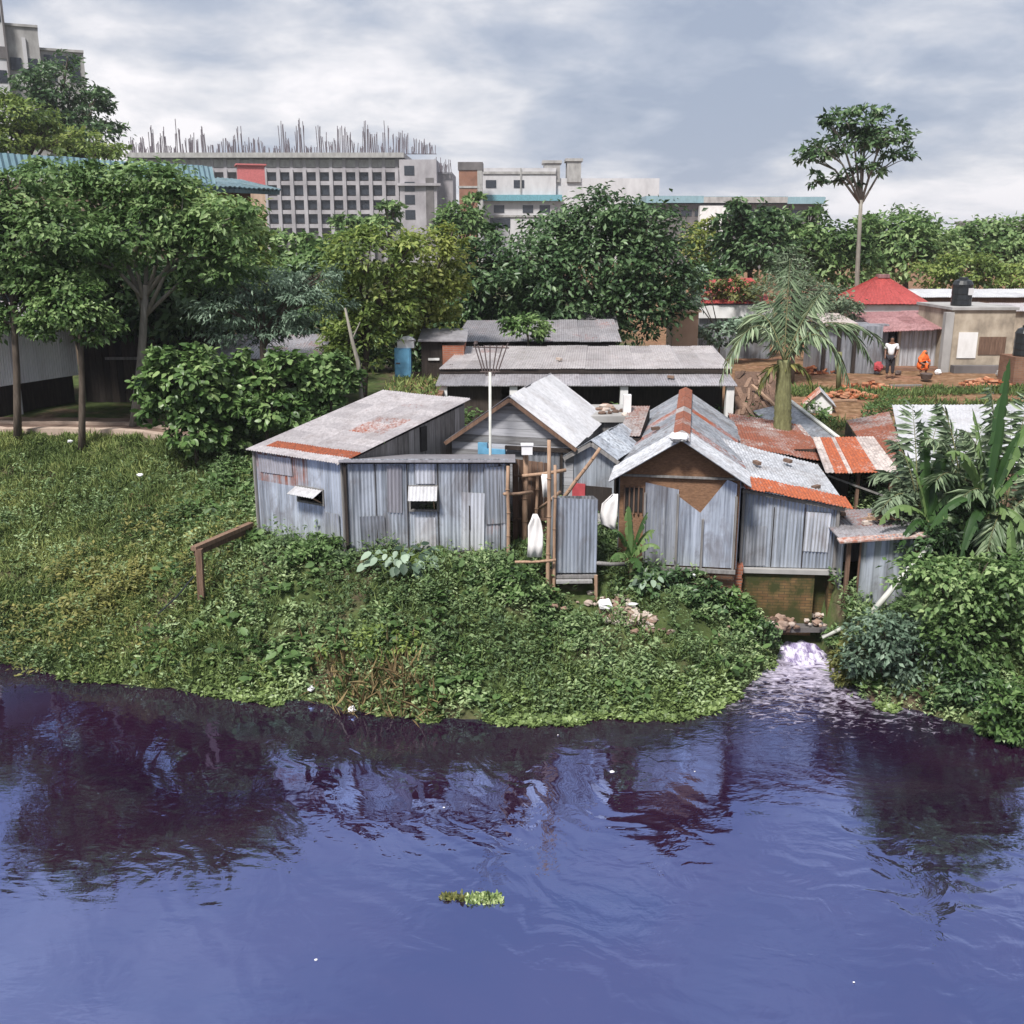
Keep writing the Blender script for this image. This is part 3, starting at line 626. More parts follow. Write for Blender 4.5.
m = MB(); m.corr([fr.p(0, Dp, zb), fr.p(0, 0, zb), fr.p(0, 0, ze - .05), fr.p(0, Dp, zk - .05)], .09, .012, .8); m.corr([fr.p(Wd, Dp, zb), fr.p(0, Dp, zb), fr.p(0, Dp, zk - .05), fr.p(Wd, Dp, zk - .05)], .09, .012, .8); obj('rear_wall', m, M['tin_grey'], root)
m = MB(); m.box(Wd - .01, Wd + .05, 3.0, 3.25, 4.55, 5.2, fr); obj('vent_slot', m, M['painted_void'], root)  # dark panel on the planks, its colour stands for a slot's shade
m = MB(); m.corr([fr.p(-.15, -.22, ze - .02), fr.p(Wd + .12, -.22, ze - .02), fr.p(Wd + .12, Dp + .2, zk + .06), fr.p(-.15, Dp + .2, zk + .06)], .085, .012, .78, .42,
        lambda u, v, k: .75 if (.10 < v < .17 and u > .1) else (.42 if (.42 < v < .6 and .5 < u < .85) else (.1 if k < .75 else .2)), .008, .02)
obj('roof', m, M['tin_roof'], root)
def shutter(root, fr, u0, u1, z0, z1, drop, out, mat='tin_pale', d=-.02):
    m = MB(); t = .045
    for a in ((u0 - t, u1 + t, z0 - t, z0), (u0 - t, u1 + t, z1, z1 + t), (u0 - t, u0, z0, z1), (u1, u1 + t, z0, z1)): m.box(a[0], a[1], d - .03, d + .06, a[2], a[3], fr, .3)
    w_ = obj('window', m, M['wood_grey'], root)
    m = MB(); m.corr([fr.p(u0 - .04, d - out, z1 - drop), fr.p(u1 + .02, d - out, z1 - drop), fr.p(u1 + .02, d - .04, z1 + .03), fr.p(u0 - .04, d - .04, z1 + .03)], .085, .008, .9, 0, None, .012); obj('shutter', m, M[mat], w_)
    m = MB(); m.bar(fr.p(u1 - .06, d, z0 + .02), fr.p(u1 - .06, d - out + .03, z1 - drop), .025); obj('prop_stick', m, M['bamboo'], w_)
shutter(root, fr, Wd * .5, Wd * .78, zb + (ze - .03 - zb) * .52, zb + (ze - .03 - zb) * .66, .1, .36, 'tin_white')
m = MB(); m.tube([fr.p(-.03, -.03, zb - .3), fr.p(-.03, -.03, ze - .05)], .045, 6); obj('corner_post', m, M['wood_grey'], root); m = MB(); m.tube([fr.p(Wd + .03, -.04, zb - .3), fr.p(Wd + .03, -.04, ze - .05)], .04, 6); obj('corner_post', m, M['wood_grey'], root)
frB = Frame(-3.98, 23.72, 0); Wb = 3.9; zb, ze = 2.62, 4.9
root = thing('tin_lean_to', 'long flat fronted tin shed with a bright propped awning window above the bank', 'shed', frB.p(0, 0, zb))
hl = (.40, .56, .46, .70); m = MB()
m.corr([frB.p(0, 0, zb), frB.p(Wb, 0, zb), frB.p(Wb, 0, ze), frB.p(0, 0, ze)], .085, .012, .74, 0, lambda u, v, k: (.12 if k < .7 else .26) + (.22 if v < .12 else 0), .01, .018, [hl]); obj('front_wall', m, M['tin_blue'], root)
zz0, zz1 = zb + (ze - zb) * hl[2], zb + (ze - zb) * hl[3]; shutter(root, frB, Wb * hl[0], Wb * hl[1], zz0, zz1, .27, .27, 'tin_white')
m = MB(); m.corr([frB.p(Wb * .43, -.02, zb + 1.68), frB.p(Wb * .55, -.02, zb + 1.68), frB.p(Wb * .55, -.02, ze - .03), frB.p(Wb * .43, -.02, ze - .03)], .085, .01, 2); obj('patch_sheet', m, M['tin_pale'], root); m = MB(); m.corr([frB.p(Wb * .42, -.02, zb + .05), frB.p(Wb * .55, -.02, zb + .05), frB.p(Wb * .55, -.02, zb + .85), frB.p(Wb * .42, -.02, zb + .85)], .085, .01, 2); obj('patch_sheet', m, M['tin_pale'], root)
m = MB(); m.planks([frB.p(Wb, .05, zb), frB.p(Wb, 1.9, zb), frB.p(Wb, 1.9, ze - .35), frB.p(Wb, .05, ze - .05)], .2, .03); obj('side_wall', m, M['wood_brown'], root)
m = MB(); m.slab([frB.p(-.1, -.16, ze + .0), frB.p(Wb + .16, -.16, ze), frB.p(Wb + .16, 2.0, ze - .3), frB.p(-.1, 2.0, ze - .3)], .05, .2); obj('roof', m, M['tin_weather'], root)
m = MB(); m.bar(frB.p(-.05, -.08, ze - .06), frB.p(Wb + .2, -.08, ze - .06), .07); m.bar(frB.p(.02, -.05, zb - .2), frB.p(.02, -.05, ze - .1), .07); m.bar(frB.p(Wb, -.04, zb - .3), frB.p(Wb, -.04, ze - .1), .07); obj('frame', m, M['wood_dark'], root)
m = MB(); m.box(.02, Wb - .02, -.05, .03, zb - .35, zb - .0, frB); m.bar(frB.p(Wb * .76, -.035, zb + .55), frB.p(Wb * .76, -.035, zb + 1.15), .03); obj('sill_board', m, M['wood_dark'], root)
# ------------------------------------------------------------------ gabled houses
def gable(name, label, fr, Wd, Dp, zb, ze, zk, m_front, m_side, m_roof, over=.2, fover=.25, front='planks', rustL=None, rustR=None, row=1.8, bargeboard=None, sides=True):
    root = thing(name, label, 'house', fr.p(Wd / 2, 0, zb)); c = Wd / 2; sl = (zk - ze) / c
    m = MB()
    pts = [fr.p(0, 0, zb), fr.p(Wd, 0, zb), fr.p(Wd, 0, ze), fr.p(c, 0, zk - .03), fr.p(0, 0, ze)]
    if front == 'planks':
        n = int((zk - zb) / .2)
        for i in range(n):
            z0, z1 = zb + (zk - zb - .04) * i / n, zb + (zk - zb - .04) * (i + 1) / n - .008
            w0 = 0 if z0 <= ze else (z0 - ze) / sl; w1 = 0 if z1 <= ze else (z1 - ze) / sl
            o = random.uniform(-.008, .008)
            m.prism([fr.p(w0, o, z0), fr.p(Wd - w0, o, z0), fr.p(Wd - w1, o, z1), fr.p(w1, o, z1)], fr.d * .03, random.random())
    else: m.prism(pts, fr.d * .05, .5)
    obj('front_wall', m, M[m_front], root)
    m = MB(); m.prism([p + fr.d * Dp for p in pts], -fr.d * .05)
    for u in (0, Wd): m.box(u - .025, u + .025, .06, Dp - .06, zb, ze - .02, fr)
    obj('wall', m, M[m_side], root)
    zo = ze - over * sl
    mL = MB(); mL.corr([fr.p(-over, Dp + .2, zo), fr.p(-over, -fover, zo), fr.p(c, -fover, zk + .03), fr.p(c, Dp + .2, zk + .03)], .085, .012, .76, row, rustL, .008, .015)
    mR = MB(); mR.corr([fr.p(Wd + over, -fover, zo), fr.p(Wd + over, Dp + .2, zo), fr.p(c, Dp + .2, zk + .03), fr.p(c, -fover, zk + .03)], .085, .012, .76, row, rustR, .008, .015)
    ra = obj('roof', mL, M[m_roof[0]], root); rb = obj('roof', mR, M[m_roof[1]], root)
    if bargeboard:
        m = MB(); e = fr.d * (-fover + .02)
        m.bar(fr.p(-over, 0, zo - .06) + e, fr.p(c, 0, zk - .06) + e, .03, .1); m.bar(fr.p(Wd + over, 0, zo - .06) + e, fr.p(c, 0, zk - .06) + e, .03, .1)
        m.bar(fr.p(c, 0, zk - .1) + e, fr.p(c, Dp, zk - .1), .06)
        obj('bargeboard', m, M[bargeboard], root)
    return root
# C grey plank gable with a white roof slope
frC = Frame(-1.6, 26.8, 15); WC = 3.3
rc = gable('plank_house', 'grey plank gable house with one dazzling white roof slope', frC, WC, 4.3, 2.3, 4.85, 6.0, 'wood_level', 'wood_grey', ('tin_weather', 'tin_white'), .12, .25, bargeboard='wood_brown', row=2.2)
m = MB(); m.corr([frC.p(2.05, -.05, 2.4), frC.p(2.95, -.05, 2.4), frC.p(2.95, -.05, 4.55), frC.p(2.05, -.05, 4.55)], .085, .008, .45); dr = obj('door', m, M['tin_grey'], rc)
m = MB(); m.bar(frC.p(2.0, -.07, 2.3), frC.p(2.0, -.07, 4.6), .06); m.bar(frC.p(3.0, -.07, 2.3), frC.p(3.0, -.07, 4.6), .06); m.bar(frC.p(1.5, -.1, 4.66), frC.p(3.3, -.1, 4.66), .08, .1); obj('frame', m, M['wood_dark'], dr)
m = MB(); m.box(.95, 1.5, -.12, -.03, 4.35, 4.6, frC); m.box(.75, 1.0, -.1, -.02, 4.45, 4.75, frC); one('blue_bundle', m, M['blue_paint'], 'dark blue bundle tucked under the grey plank gable', 'bundle', frC.p(1, -.1, 4.35))
# D main gabled house with the rusty ridge
frD = Frame(2.62, 24.2, 10); WD = 2.85
rd = gable('gabled_tin_house', 'long tin gable house with a rusty ridge and woven mat over patched tin front', frD, WD, 8.0, 2.15, 4.45, 5.33, 'mat', 'tin_grey', ('tin_grey', 'tin_grey'), .16, .0, front='flat',
           rustL=lambda u, v, k: .25 if k < .8 else .45, rustR=lambda u, v, k: .25 if k < .75 else .55, row=1.6)
c = WD / 2; sl = (5.33 - 4.45) / c
for sg in (-1, 1):                       # separate lighter sheets on the front bay
    m = MB(); eu = c + sg * (c + .24); zo = 4.45 - .24 * sl
    q = [frD.p(eu, 1.15, zo + .05), frD.p(eu, -.45, zo + .02), frD.p(c, -.45, 5.39), frD.p(c, 1.15, 5.41)]
    if sg > 0: q = [q[1], q[0], q[3], q[2]]
    m.corr(q, .085, .012, .76, 0, lambda u, v, k: .15 if v < .8 else .4, .012, .01); obj('front_roof_sheet', m, M['tin_pale'], rd)
m = MB()
for i in range(9):
    d0, d1 = -.3 + i * .95, -.3 + (i + 1) * .95 + .08; hz = .035 + (i % 2) * .012
    for sg in (-1, 1): m.slab([frD.p(c, d0, 5.39 + hz), frD.p(c, d1, 5.39 + hz), frD.p(c + sg * .2, d1, 5.29 + hz), frD.p(c + sg * .2, d0, 5.29 + hz)][::sg], .01, random.random(), (.1, .9, .35, .8, .15, .7, .45, .9, .6)[i])
obj('ridge_cap', m, M['tin_rust'], rd)
m = MB(); m.corr([frD.p(.62, -.03, 2.2), frD.p(1.42, -.03, 2.2), frD.p(1.42, -.03, 4.1), frD.p(.62, -.03, 4.25)], .1, .006, .42, 0, lambda u, v, k: .1, .01); obj('tin_panel', m, M['tin_grey'], rd)
m = MB(); m.prism([frD.p(1.40, -.04, 2.2), frD.p(2.78, -.04, 2.2), frD.p(2.78, -.04, 4.3), frD.p(2.55, -.04, 4.4), frD.p(1.95, -.04, 3.55), frD.p(1.40, -.04, 3.95)], frD.d * .03, .7); obj('tin_panel', m, M['tin_blue'], rd)
m = MB()
for u in (.62, 1.41, 2.02, 2.78): m.bar(frD.p(u, -.07, 2.1), frD.p(u, -.07, 4.0 if u != 2.02 else 3.4), .05)
m.bar(frD.p(.0, -.09, 2.12), frD.p(WD, -.09, 2.12), .09); m.bar(frD.p(.0, -.06, 4.42), frD.p(WD, -.06, 4.42), .05); obj('frame', m, M['wood_grey'], rd)
m = MB(); m.box(.12, .58, -.02, .0, 3.5, 4.1, frD); wn_ = obj('window', m, M['painted_void'], rd)  # near-black sheet paints the unlit room behind the bars
m = MB()
for u in (.12, .24, .35, .46, .58): m.bar(frD.p(u, -.04, 3.45), frD.p(u, -.04, 4.15), .035)
obj('bars', m, M['wood_brown'], wn_)
m = MB()
for i in range(7):
    a = i / 7 * 6.28; m.ball(frD.p(c + .12 * math.cos(a) - .05, -.45 + .12 * math.sin(a), 5.46), .13, .12, .09, 8, 6, .5, .2)
one('tarpaulin_bundle', m, M['trash'], 'crumpled white tarpaulin bundle on the front of the rusty ridge', 'bundle', frD.p(c, -.45, 5.4))
m = MB()
for u, zlo in ((.15, 1.5), (.9, 1.5), (1.6, 1.45), (2.3, 1.4)): m.tube([frD.p(u, -.02, zlo), frD.p(u, -.02, 2.15)], .05, 6)
m.box(.1, WD, .15, .3, 1.3, 2.1, frD); obj('footing', m, M['brick_brown'], rd)
# E annex with the orange eave on a mossy brick base
frE = Frame(5.66, 24.28, 5); WE = 2.26
re = thing('tin_annex', 'pale tin annex with bright orange rust along its eave on mossy bricks', 'shed', frE.p(0, 0, .7))
m = MB(); m.corr([frE.p(0, 0, 2.06), frE.p(WE, 0, 2.06), frE.p(WE, 0, 3.68), frE.p(0, 0, 4.06)], .085, .01, .75, 0, lambda u, v, k: .1 if k < .7 else .25, .01); obj('front_wall', m, M['tin_blue'], re)
m = MB(); m.box(WE - .05, WE, .05, 3.0, 2.06, 3.66, frE); m.box(0, .05, .05, 3.0, 2.06, 4.0, frE); m.box(0, WE, 2.95, 3.0, 2.06, 3.9, frE); obj('wall', m, M['tin_grey'], re)
m = MB(); m.corr([frE.p(-.12, -.2, 4.14), frE.p(WE + .2, -.2, 3.66), frE.p(WE + .1, 3.1, 4.02), frE.p(-.35, 3.1, 4.72)], .085, .012, .76, 1.1,
        lambda u, v, k: 0. if v > .3 else 0., .008, .02); obj('roof', m, M['tin_pale'], re)
m = MB(); m.corr([frE.p(-.02, -.26, 4.14), frE.p(WE + .3, -.26, 3.66), frE.p(WE + .28, .55, 3.76), frE.p(-.1, .55, 4.3)], .085, .012, .5, .4, lambda u, v, k: .42 + .25 * k, .012); obj('rusty_eave_sheet', m, M['tin_orange'], re)
m = MB(); m.bar(frE.p(-.05, -.12, 4.02), frE.p(WE + .15, -.12, 3.6), .05, .08); m.bar(frE.p(.0, -.05, 2.0), frE.p(.0, -.05, 4.0), .06); m.bar(frE.p(WE + .02, -.04, 1.9), frE.p(WE + .02, -.04, 3.6), .07); obj('frame', m, M['wood_grey'], re)
m = MB(); m.box(-.08, WE - .42, -.06, .5, .3, 1.93, frE); m.box(WE - .42, WE + .1, .3, .5, .3, 1.93, frE); m.box(WE - .06, WE + .1, -.06, .3, .3, 1.93, frE); obj('brick_base', m, M['brick_moss'], re)
m = MB(); m.box(-.14, WE + .16, -.14, .6, 1.93, 2.04, frE); obj('ledge', m, M['concrete'], re)
fp = Frame(5.22, 24.0, 8); m = MB()
for i in range(9):
    o = random.uniform(-.03, .03); m.box(o, .46 + o, o, .4 + o, 1.2 + i * .108, 1.2 + i * .108 + .1, fp, random.random())
one('brick_pier', m, M['rubble_red'] if 'rubble_red' in M else M['brick_red'], 'short stack of orange red bricks between the mat fronted house and the annex', 'brick stack', fp.p(0, 0, 1.2))
# F low hut on the drain bank
frF = Frame(7.95, 23.25, 0); root = thing('bank_hut', 'small grey tin hut with an orange edged roof beside the drain', 'hut', frF.p(0, 0, 1.1))
m = MB(); m.corr([frF.p(.3, 0, 1.1), frF.p(1.65, 0, 1.1), frF.p(1.65, 0, 3.12), frF.p(.3, 0, 3.0)], .3, .02, .5, 0, lambda u, v, k: .1, .012); m.box(1.6, 1.65, .05, 2, 1.1, 3.1, frF); m.box(.02, 1.65, 1.95, 2, 1.1, 3.1, frF); m.box(.02, .06, .4, 1.9, 1.1, 3.0, frF); obj('wall', m, M['tin_blue'], root)
m = MB(); m.corr([frF.p(-.24, -.26, 3.1), frF.p(1.75, -.26, 3.25), frF.p(1.75, 2.1, 3.3), frF.p(-.2, 2.1, 3.15)], .085, .012, .76, .9, lambda u, v, k: .15 + .3 * k, .03); obj('roof', m, M['tin_weather'], root)
m = MB(); m.slab([frF.p(-.3, -.34, 3.09), frF.p(1.78, -.34, 3.24), frF.p(1.78, -.1, 3.275), frF.p(-.3, -.1, 3.125)], .04, .5, .25); obj('rusty_eave_sheet', m, M['tin_orange'], root)
m = MB(); m.bar(frF.p(.03, -.03, .9), frF.p(.03, -.03, 3.05), .09); obj('post', m, M['wood_brown'], root); m = MB(); m.bar(frF.p(.3, -.04, .9), frF.p(.3, -.04, 3.05), .04); obj('post', m, M['wood_brown'], root); m = MB(); m.bar(frF.p(1.62, -.05, .9), frF.p(1.62, -.05, 3.15), .07); obj('post', m, M['wood_brown'], root)
# G open hut with a rust and silver roof
frG = Frame(8.25, 26.6, -4); WG = 1.9; root = thing('open_hut', 'open sided hut under an orange rust and silver striped roof', 'hut', frG.p(0, 0, 2.2))
m = MB()
q = lambda u, v: V((0, 0, 0)) + frG.p(-.02 + u * (WG + .1 - .2 * v) + v * .62, -.3 + v * 2.8, 3.98 + v * .42)
for a, b, rr in ((0, .12, .0), (.12, .3, .48), (.3, .36, .15), (.36, .7, .5), (.7, 1., -.35)): m.corr([q(a, 0), q(b, 0), q(b, 1), q(a, 1)], .085, .012, .9, .9, (lambda u, v, k, rr=rr: rr + .12 * (k - .5)), .01)
obj('roof', m, M['tin_orange'], root)
for u, d in ((.0, 0), (1.0, 0), (WG, 0), (0, 2.2), (WG, 2.2)):
    m = MB(); m.bar(frG.p(u, d, 2.0), frG.p(u, d, 3.95), .08); obj('post', m, M['wood_brown'], root)
m = MB(); m.planks([frG.p(0, 2.25, 2.2), frG.p(WG, 2.25, 2.2), frG.p(WG, 2.25, 4.1), frG.p(0, 2.25, 4.1)], .2, .03); m.planks([frG.p(.9, .3, 2.2), frG.p(.9, 2.2, 2.2), frG.p(.9, 2.2, 4.0), frG.p(.9, .3, 4.0)], .2, .03); obj('back_wall', m, M['wood_dark'], root)
m = MB(); m.bar(frG.p(0, -.05, 3.0), frG.p(WG, -.05, 2.75), .06); m.bar(frG.p(.15, -.05, 3.85), frG.p(WG, -.05, 3.2), .05); obj('rail', m, M['wood_grey'], root)
# H big white roofed shed
cs = [at(905, 470, 27.2), at(1100, 466, 27.0), at(1100, 403, 34.), at(892, 405, 34.)]
root = thing('white_roof_shed', 'low shed with a broad weathered white roof behind the banana plants', 'shed', V((cs[0].x, cs[0].y, 2.6)))
m = MB(); m.corr(cs, .1, .012, .8, 1.7, lambda u, v, k: .1 if k < .8 else .25, .01, .02); obj('roof', m, M['tin_white'], root)
m = MB(); a, b, c3, d3 = [V((p.x, p.y, 2.4)) for p in cs]; e = .12
m.planks([a + V((.15, .15, 0)), b + V((0, .15, 0)), V((cs[1].x, cs[1].y + .15, cs[1].z - .12)), V((cs[0].x + .15, cs[0].y + .15, cs[0].z - .12))], .2, .03)
m.planks([d3 + V((.15, 0, 0)), a + V((.15, .2, 0)), V((cs[0].x + .15, cs[0].y + .2, cs[0].z - .12)), V((cs[3].x + .15, cs[3].y, cs[3].z - .12))], .2, .03); obj('wall', m, M['wood_brown'], root)
# rusty slope against it
cs = [at(879, 470, 27.8), at(908, 463, 27.6), at(889, 412, 33.4), at(846, 420, 33.4)]; m = MB(); m.corr(cs, .085, .012, .76, 1.5, lambda u, v, k: .28 + .3 * k, .01, .02)
ro = thing('rusty_side_shed', 'brown rusted low roof leaning against the broad white roof', 'shed', V((cs[0].x, cs[0].y, 2.5))); obj('roof', m, M['tin_rust'], ro)
m = MB(); m.planks([V((cs[3].x, cs[3].y, 2.6)), V((cs[0].x, cs[0].y, 2.6)), cs[0] - V((0, 0, .08)), cs[3] - V((0, 0, .08))], .2, .03); m.planks([V((cs[0].x, cs[0].y + .06, 2.6)), V((cs[1].x, cs[1].y + .06, 2.6)), cs[1] + V((0, .06, -.08)), cs[0] + V((0, .06, -.08))], .2, .03); obj('wall', m, M['wood_dark'], ro)
# ------------------------------------------------------------------ sheds and roofs behind the front row
# long veranda shed
frL = Frame(-2.55, 34.0, 0); WL = 10.05; root = thing('veranda_shed', 'long low shed with a two step grey tin roof and pale posts', 'shed', frL.p(0, 0, 3.5))
m = MB(); m.corr([frL.p(0, 0, 5.22), frL.p(WL, 0, 5.22), frL.p(WL - .1, 1.0, 5.5), frL.p(.1, 1.0, 5.5)], .085, .01, .8, 0, .1, .03); obj('veranda_roof', m, M['tin_weather'], root)
m = MB(); m.corr([frL.p(.08, .9, 5.68), frL.p(WL, .9, 5.68), frL.p(WL, 4.6, 6.08), frL.p(.75, 4.6, 6.08)], .085, .012, .8, 1.2, lambda u, v, k: .1 if k < .85 else .3, .012, .02); obj('roof', m, M['tin_roof'], root)
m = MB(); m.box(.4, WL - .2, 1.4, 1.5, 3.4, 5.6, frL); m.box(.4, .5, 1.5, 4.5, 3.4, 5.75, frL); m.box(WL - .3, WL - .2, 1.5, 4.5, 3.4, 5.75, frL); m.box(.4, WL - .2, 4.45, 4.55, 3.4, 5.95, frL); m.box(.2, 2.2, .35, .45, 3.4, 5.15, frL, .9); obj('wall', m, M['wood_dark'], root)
for u in (.25, 2.6, 6.3, 9.85):
    m = MB(); m.box(u - .13, u + .13, .1, .36, 3.3, 5.2, frL); obj('post', m, M['white_paint'], root)
m = MB(); m.bar(frL.p(.1, .95, 5.58), frL.p(WL, .95, 5.58), .06, .14); obj('beam', m, M['wood_dark'], root)
# roofs behind it
a = Frame(-2.3, 40.5, 0); root = thing('rear_shed', 'low grey shed with a flat tin roof just behind the veranda shed', 'shed', a.p(0, 0, 4.2))
m = MB(); m.corr([a.p(0, 0, 6.05), a.p(6.6, 0, 6.05), a.p(6.6, 3.4, 6.65), a.p(.4, 3.4, 6.6)], .085, .012, .8, 1.3, .2, .012, .02); obj('roof', m, M['tin_weather'], root)
m = MB(); m.box(.2, 6.4, .2, 3.3, 4.1, 6.0, a); obj('wall', m, M['wood_dark'], root)
a = Frame(2.1, 44.6, 0); root = thing('grey_block_shed', 'square grey shed under the big dark tree', 'shed', a.p(0, 0, 4.2))
m = MB(); m.corr([a.p(0, 0, 6.2), a.p(2.5, 0, 6.2), a.p(2.5, 2.5, 6.9), a.p(0, 2.5, 6.9)], .085, .012, .8, 1.3, .2, .012); obj('roof', m, M['tin_weather'], root)
m = MB(); m.box(.1, 2.4, .1, 2.4, 4.1, 6.15, a); obj('wall', m, M['wood_grey'], root)
# J flat slab room
a = Frame(1.75, 29.2, 0); root = thing('slab_room', 'little room with a cluttered flat concrete slab roof behind the white slope', 'shed', a.p(0, 0, 2.8))
m = MB(); m.box(0, 1.75, 0, 2.2, 4.82, 5.0, a); obj('roof_slab', m, M['concrete'], root)
m = MB(); m.box(.15, 1.6, .12, 2.1, 2.8, 4.82, a); obj('wall', m, M['wood_grey'], root)
m = MB(); m.box(.55, .75, .02, .2, 2.8, 4.82, a); obj('post', m, M['concrete_pale'], root)
m = MB()
for i in range(14): m.ball(a.p(random.uniform(.1, 1.6), random.uniform(.1, 2), 5.03), random.uniform(.06, .16), random.uniform(.05, .14), .06, 7, 5, random.random(), .25)
one('rubble_heap', m, M['rubble'], 'scatter of pale rubble lying on the flat slab roof', 'rubble', a.p(.8, 1, 5.0))
m = MB(); m.box(1.5, 1.72, .4, .62, 5.0, 5.55, a); one('concrete_stub', m, M['white_paint'], 'short white column stub standing on the flat slab roof', 'column', a.p(1.6, .5, 5.0))
# I small blue shack
frI = Frame(1.55, 26.0, 22); WI = 1.15
ri = gable('little_shack', 'tiny blue grey shack with a crooked gable and dark red lower wall', frI, WI, 2.3, 2.3, 4.6, 4.95, 'tin_blue', 'wood_dark', ('tin_blue', 'tin_blue'), .16, .2, front='flat', bargeboard='wood_grey')
m = MB(); m.box(.05, WI - .05, -.04, -.0, 2.4, 3.75, frI); obj('door', m, M['wood_dark'], ri)
m = MB(); m.box(.05, .4, -.08, -.045, 3.3, 3.8, frI); obj('red_curtain', m, M['cloth_red'], ri)
m = MB(); m.tube([frI.p(.45, -.25, 3.05), frI.p(.45, -.25, 3.38)], [.13, .17], 10); m.tube([frI.p(.45, -.25, 3.38), frI.p(.45, -.25, 3.41)], [.19, .19], 10); o = one('bucket', m, m_plain('teal_plastic', (.08, .32, .4), .4), 'teal plastic bucket on the ledge of the tiny shack', 'bucket', frI.p(.45, -.25, 3.05))
m = MB(); m.box(-.1, 1.3, -.6, -.05, 2.9, 3.05, frI); one('stone_ledge', m, M['concrete'], 'grey ledge under the teal bucket before the tiny shack', 'ledge', frI.p(.4, -.3, 2.9))
# rusty slope left of D's ridge
cs = [at(618, 436, 27.6), at(640, 436, 27.4), at(650, 405, 30.2), at(630, 405, 30.2)]
ro = thing('rusty_lean_to', 'narrow rust brown roof squeezed between the slab room and the gable house', 'shed', V((cs[0].x, cs[0].y, 2.6)))
m = MB(); m.corr(cs, .085, .012, .7, 1.2, lambda u, v, k: .1 + .3 * k, .01, .03); obj('roof', m, M['tin_rust'], ro)
m = MB(); m.hexa([V((p.x, p.y, 2.5)) for p in cs] + [p - V((0, 0, .08)) for p in cs]); obj('wall', m, M['wood_dark'], ro)
# rust roof behind the annex
cs = [at(737, 447, 28.6), at(832, 462, 28.0), at(800, 425, 32.2), at(728, 412, 33.)]
ro = thing('rust_roof_shed', 'red brown rusted roof running behind the orange eaved annex', 'shed', V((cs[0].x, cs[0].y, 2.7)))
m = MB(); m.corr(cs, .085, .014, .76, 1.3, lambda u, v, k: .15 + .4 * k, .01, .04); obj('roof', m, M['tin_rust'], ro)
m = MB(); m.hexa([V((p.x, p.y, 2.5)) for p in cs] + [p - V((0, 0, .1)) for p in cs]); obj('wall', m, M['wood_dark'], ro)
# collapsed brown thatch
cs = [at(735, 425, 33.4), at(800, 424, 33.2), at(772, 372, 37.6), at(735, 371, 37.6)]
ro = thing('thatch_hut', 'collapsing brown thatched hut at the foot of the young palm', 'hut', V((cs[0].x, cs[0].y, 3.2)))
m = MB()
for i in range(60):
    u, v = random.random(), random.random() * .85; p = (cs[0] * (1 - u) + cs[1] * u) * (1 - v) + (cs[3] * (1 - u) + cs[2] * u) * v; q_ = p + (cs[3] - cs[0]).normalized() * random.uniform(.4, 1.0) + V((random.uniform(-.25, .25), 0, random.uniform(-.05, .12)))
    m.bar(p, q_, random.uniform(.05, .2), .03, random.random())
m.slab(cs, .1, .3); obj('roof', m, M['wood_brown'], ro)
m = MB(); m.hexa([V((p.x, p.y, 3.0)) for p in cs] + [p - V((0, 0, .15)) for p in cs]); obj('wall', m, M['wood_dark'], ro)
m = MB(); m.bar(at(752, 385, 35.8), at(792, 420, 33.1), .1, .06); one('plank', m, M['bamboo'], 'pale plank lying aslant on the collapsing brown thatch', 'plank', at(772, 402, 34.5))
# dark lean-to with a pale verge
P1, P2 = at(790, 402, 34.4), at(842, 442, 30.6); ro = thing('slate_lean_to', 'dark grey lean-to with a pale sloping verge behind the open hut', 'shed', V((P2.x, P2.y, 2.8)))
off = V((-1.3, -.3, -.25)); m = MB(); m.slab([P1 + off, P2 + off, P2, P1], .04, .4); obj('roof', m, M['tin_grey'], ro)
m = MB(); m.bar(P1 + V((0, 0, .05)), P2 + V((0, 0, .05)), .13, .05, .5); obj('verge', m, M['pipe'], ro)
m = MB(); m.hexa([V((p.x, p.y, 2.6)) for p in (P1 + off, P2 + off, P2 - V((.05, 0, 0)), P1 - V((.05, 0, 0)))] + [p - V((0, 0, .08)) for p in (P1 + off, P2 + off, P2 - V((.05, 0, 0)), P1 - V((.05, 0, 0)))]); obj('wall', m, M['wood_dark'], ro)
# tiny kennel
k_ = at(819, 410, 36.2); fk = Frame(k_.x - .42, k_.y, 12, g1(k_.x, k_.y) - .1 - 0); fk.o.z = 0; zg = g1(k_.x, k_.y) - .05
rk = gable('kennel', 'tiny pale gabled pen with an orange roof in the red yard', fk, .85, .9, zg, zg + .42, zg + .82, 'white_paint', 'wood_grey', ('tin_orange', 'tin_pale'), .12, .12, front='flat', rustL=.3, row=0)
rk['category'] = 'pen'
# ------------------------------------------------------------------ left side behind the path
A_, B_ = at(-40, 392, 33.2), at(78, 372, 37.4); zt_ = 7.2
fr = Frame(A_.x, A_.y); dv = B_ - A_; dv.z = 0; fr.u = dv.normalized(); fr.d = V((-fr.u.y, fr.u.x, 0)); Ln = dv.length
root = thing('white_tin_shed', 'white tin sided shed raised over a dark wall behind the tall trees', 'shed', fr.p(0, 0, 4.1))
m = MB(); m.corr([fr.p(0, 0, 5.1), fr.p(Ln, 0, 5.15), fr.p(Ln, 0, zt_), fr.p(0, 0, zt_)], .1, .012, .8, 0, .1, .01); obj('front_wall', m, M['tin_bright'], root)
m = MB(); m.box(.1, Ln - .05, .25, .35, 4.0, 5.1, fr); m.box(Ln - .1, Ln, .35, 4, 4.0, zt_, fr); m.box(.1, Ln, 3.9, 4., 4, zt_, fr); obj('wall', m, M['wood_dark'], root)
